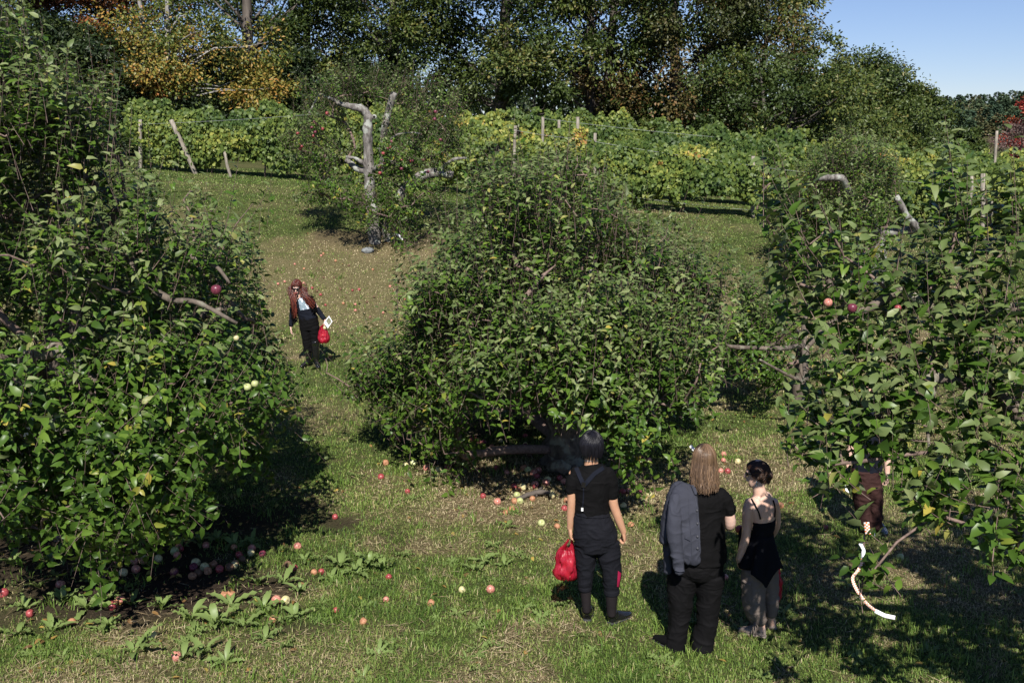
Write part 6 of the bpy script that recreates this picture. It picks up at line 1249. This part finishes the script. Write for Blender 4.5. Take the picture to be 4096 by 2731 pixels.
ribbon('checkered ribbon end at the left frame edge', [B(3, 1105, 7.9), B(5, 1125, 7.9), B(8, 1142, 7.9)], .06, M['tape'])
ribbon('grey white ribbon drooping below the left skirt of the centre tree', [B(886, 930, 12.5), B(896, 948, 12.5), B(906, 957, 12.5), B(916, 962, 12.5)], .022, M['white_tape'], .8)
ribbon('pink checkered ribbon end at the left tip of the centre tree', [B(816, 878, 12.7), B(826, 887, 12.7), B(834, 892, 12.7)], .03, M['tape'])
ribbon('white tag ribbon at the foot of the old gnarled tree', [Bo(905, 536, -.3), Bo(917, 540, -.3), Bo(924, 551, -.3)], .05, M['white_tape'], .4)
ribbon('pink white ribbon scrap at the right lower skirt of the centre tree', [B(1586, 1022, 11.0), B(1592, 1030, 11.0), B(1600, 1036, 11.0)], .04, M['white_tape'], .5)

# ---------------------------------------------------------------- dead branch, stone, weeds, fallen leaves
p0 = GB(1178, 1152); p1 = GB(1264, 1140); g = Geo(); tube(g, curve(p0 + [0, 0, .03], p1 + [0, 0, .05], .03, 9, .012), .03 * np.array([.4, .7, .9, 1, 1.05, 1, 1.1, 1, .8]), 9); c_ = curve(p0 * .4 + p1 * .6 + [0, 0, .04], p0 * .3 + p1 * .7 + [.05, .25, .05], .02, 4); tube(g, c_, [.025, .02, .015, .008], 6)
tag(build('dead_branch', g, M['bark_forest'], loc=p0), 'dark rotten piece of branch lying on the straw among apples', 'branch')
p0 = GB(1290, 1076) + [-.15, -.2, .1]; g = Geo(); tube(g, [p0, p0 + [.12, -.1, .04], p0 + [.2, -.16, .0]], [.08, .09, .085], 10); tag(build('root_stub', g, M['bark_apple'], loc=p0), 'sawn off stub at the foot of the centre trunk', 'stump')
c_ = GB(845, 578); g = Geo(); ball(g, c_ + [0, 0, .04], (.16, .10, .07), 14, 9); g.V[0] = g.V[0] + (noise3(g.V[0] * 14)[:, None] - .5) * .06; tag(build('stone', g, plain('grey stone', (.17, .18, .18), .9, .1, 18, .35), loc=c_), 'grey stone in front of the old gnarled trunk', 'stone')
M['dock'] = leaf_mat('dock leaf', [(0, (.09, .15, .028)), (.5, (.18, .27, .05)), (1, (.30, .37, .10))], (.19, .26, .08), .45, .28, None, .35)
def dock_mesh(nleaf, seed, Lr=(.13, .30), wr=.22, up=.85):
    q = np.random.default_rng(seed); g = Geo(); K = 9
    for k in range(nleaf):
        az = k * 2.4 + q.normal() * .4; L_ = q.uniform(*Lr); h = np.array([math.cos(az), math.sin(az), 0]); s = np.array([-math.sin(az), math.cos(az), 0]); el = up * q.uniform(.5, 1.5); t = np.linspace(0, 1, K)
        cz = L_ * (math.sin(el) * t - .55 * math.sin(el) * t ** 2.2 - .0 * t); cx = L_ * (math.cos(el) * t + .15 * t ** 2); C_ = h * cx[:, None] + Z_ * (cz[:, None] + .01); wd = L_ * wr * np.sin(np.pi * np.clip(t * .93 + .06, 0, 1)) ** .7 * (.25 + .75 * np.minimum(1, t * 3)); wv = .012 * np.sin(t * 24 + q.random() * 6)
        V = np.stack([C_ - s * (wd / 2)[:, None] + Z_ * (wv + wd * .12)[:, None], C_, C_ + s * (wd / 2)[:, None] + Z_ * (-wv + wd * .12)[:, None]], 1).reshape(-1, 3)
        g.add(V, [(i * 3 + j, i * 3 + 1 + j, i * 3 + 4 + j, i * 3 + 3 + j) for i in range(K - 1) for j in (0, 1)], None, np.full(len(V), q.random()))
    V, Q, T, t = g.arrays(); me_ = mesh('broad_leaves', V, Q, T, t); me_.materials.append(M['dock']); return me_
DOCK = [dock_mesh(n_, s_) for n_, s_ in ((7, 1), (9, 2), (6, 3), (11, 4), (8, 5))]; DAND = [dock_mesh(n_, s_, (.07, .15), .22, .45) for n_, s_ in ((9, 11), (12, 12), (8, 13))]
def weed(p, s, big, lb, grp):
    o = bpy.data.objects.new('leafy_weed', (DOCK if big else DAND)[int(rng.integers(0, 5 if big else 3))]); COL.objects.link(o); o.location = (p[0], p[1], float(gz(p[0], p[1])) - .005); o.rotation_euler = (rng.normal() * .12, rng.normal() * .12, rng.random() * 6.28); o.scale = (s, s, s * rng.uniform(.8, 1.3)); tag(o, lb, 'weed', grp)
for (X, Y, s) in ((440, 1430, 1.3), (530, 1390, 1.25), (600, 1400, 1.2), (500, 1440, 1.3), (560, 1440, 1.2), (420, 1260, 1.0), (460, 1250, 1.1), (500, 1245, 1.1), (540, 1255, 1.1), (580, 1250, 1.0), (380, 1250, .9), (650, 1340, 1.2), (690, 1360, 1.0), (780, 1300, 1.2), (850, 1300, 1.2), (820, 1320, 1.1), (880, 1310, 1.1), (760, 1330, .9), (700, 1290, .9), (330, 1480, 1.2), (200, 1400, 1.3), (90, 1350, 1.1), (150, 1380, 1.0), (60, 1400, 1.0), (30, 1300, 1.2), (110, 1290, 1.1), (220, 1340, .9), (310, 1500, 1.3), (470, 1500, 1.1), (520, 1520, 1.0), (420, 1515, 1.1), (640, 1430, 1.0), (590, 1345, 1.1), (300, 1390, 1.0), (250, 1440, 1.2), (120, 1450, 1.1), (40, 1460, 1.1), (370, 1400, 1.1), (610, 1470, 1.0), (680, 1420, .9), (1110, 1290, 1.0), (1090, 1310, .9), (1160, 1300, .8)):
    weed(GB(X, Y), s * .8, True, 'broad leaved green dock plant growing among the windfalls at lower left' if X < 1000 else 'low broad leaved plant on the lawn left of the plastic bag', 'broad leaved weeds')
for k in range(150):
    X, Y = rng.uniform(0, 2352), rng.uniform(1230, 1560) if k < 90 else rng.uniform(620, 1230)
    weed(GB(X, Y), rng.uniform(.6, 1.1), False, 'small low leafy rosette growing in the grass', 'small leafy weeds in the grass')
g = Geo()                               # coarse tufts of longer grass
cs = [GB(X, Y) for X, Y in ((760, 1420), (560, 1565), (1090, 1190), (720, 635), (690, 660), (640, 625), (2330, 1520), (2040, 1560), (1180, 1180), (900, 1090), (1420, 1215), (320, 1250), (1500, 1170), (730, 1040), (2200, 1350), (2260, 1300))] + [np.array([x, y, 0]) for x, y in zip(*scatter(330, 6, 24))]
for c_ in cs:
    n_ = 26; r_ = .05 + .05 * rng.random(); x = c_[0] + rng.normal(size=n_) * r_; y = c_[1] + rng.normal(size=n_) * r_; blades(g, x, y, .07 + .09 * rng.random(n_), np.full(n_, .003 + .0002 * c_[1]), np.clip(.12 + .35 * rng.random(n_), 0, 1), .2 + .6 * rng.random(n_))
tag(build('long_grass', g, M['grass'], smooth=False), 'scattered tufts of longer darker grass on the orchard floor', 'grass', kind='stuff')
g = Geo(); n_ = 2600; x, y = scatter(n_, 6, 26); tr_ = np.array([[b_[0], b_[1]], [bl[0] + .5, bl[1] - 1], [bm[0], bm[1]], [bo[0], bo[1]]]); dm = np.min(np.hypot(x[:, None] - tr_[:, 0], y[:, None] - tr_[:, 1]), 1); k = rng.random(n_) < np.exp(-(dm / 2.2) ** 2) + .10; x, y = x[k], y[k]; n_ = len(x)
M['fallen_leaf'] = leaf_mat('fallen leaf', [(0, (.10, .055, .025)), (.5, (.26, .15, .05)), (.8, (.42, .30, .07)), (1, (.12, .17, .04))], None, .6, .15, None, .25)
az = rng.random(n_) * 6.28; leaves(g, np.stack([x, y, gz(x, y) + .02], 1), np.stack([np.cos(az), np.sin(az), rng.normal(size=n_) * .2], 1), rdir(n_) * .4 + Z_, .075, .038, rng.random(n_), .4)
tag(build('fallen_leaves', g, M['fallen_leaf']), 'brown and yellow fallen apple leaves lying in the grass', 'fallen leaves', kind='stuff')
print('objects', len(bpy.data.objects), 'verts', sum(len(m.vertices) for m in bpy.data.meshes))
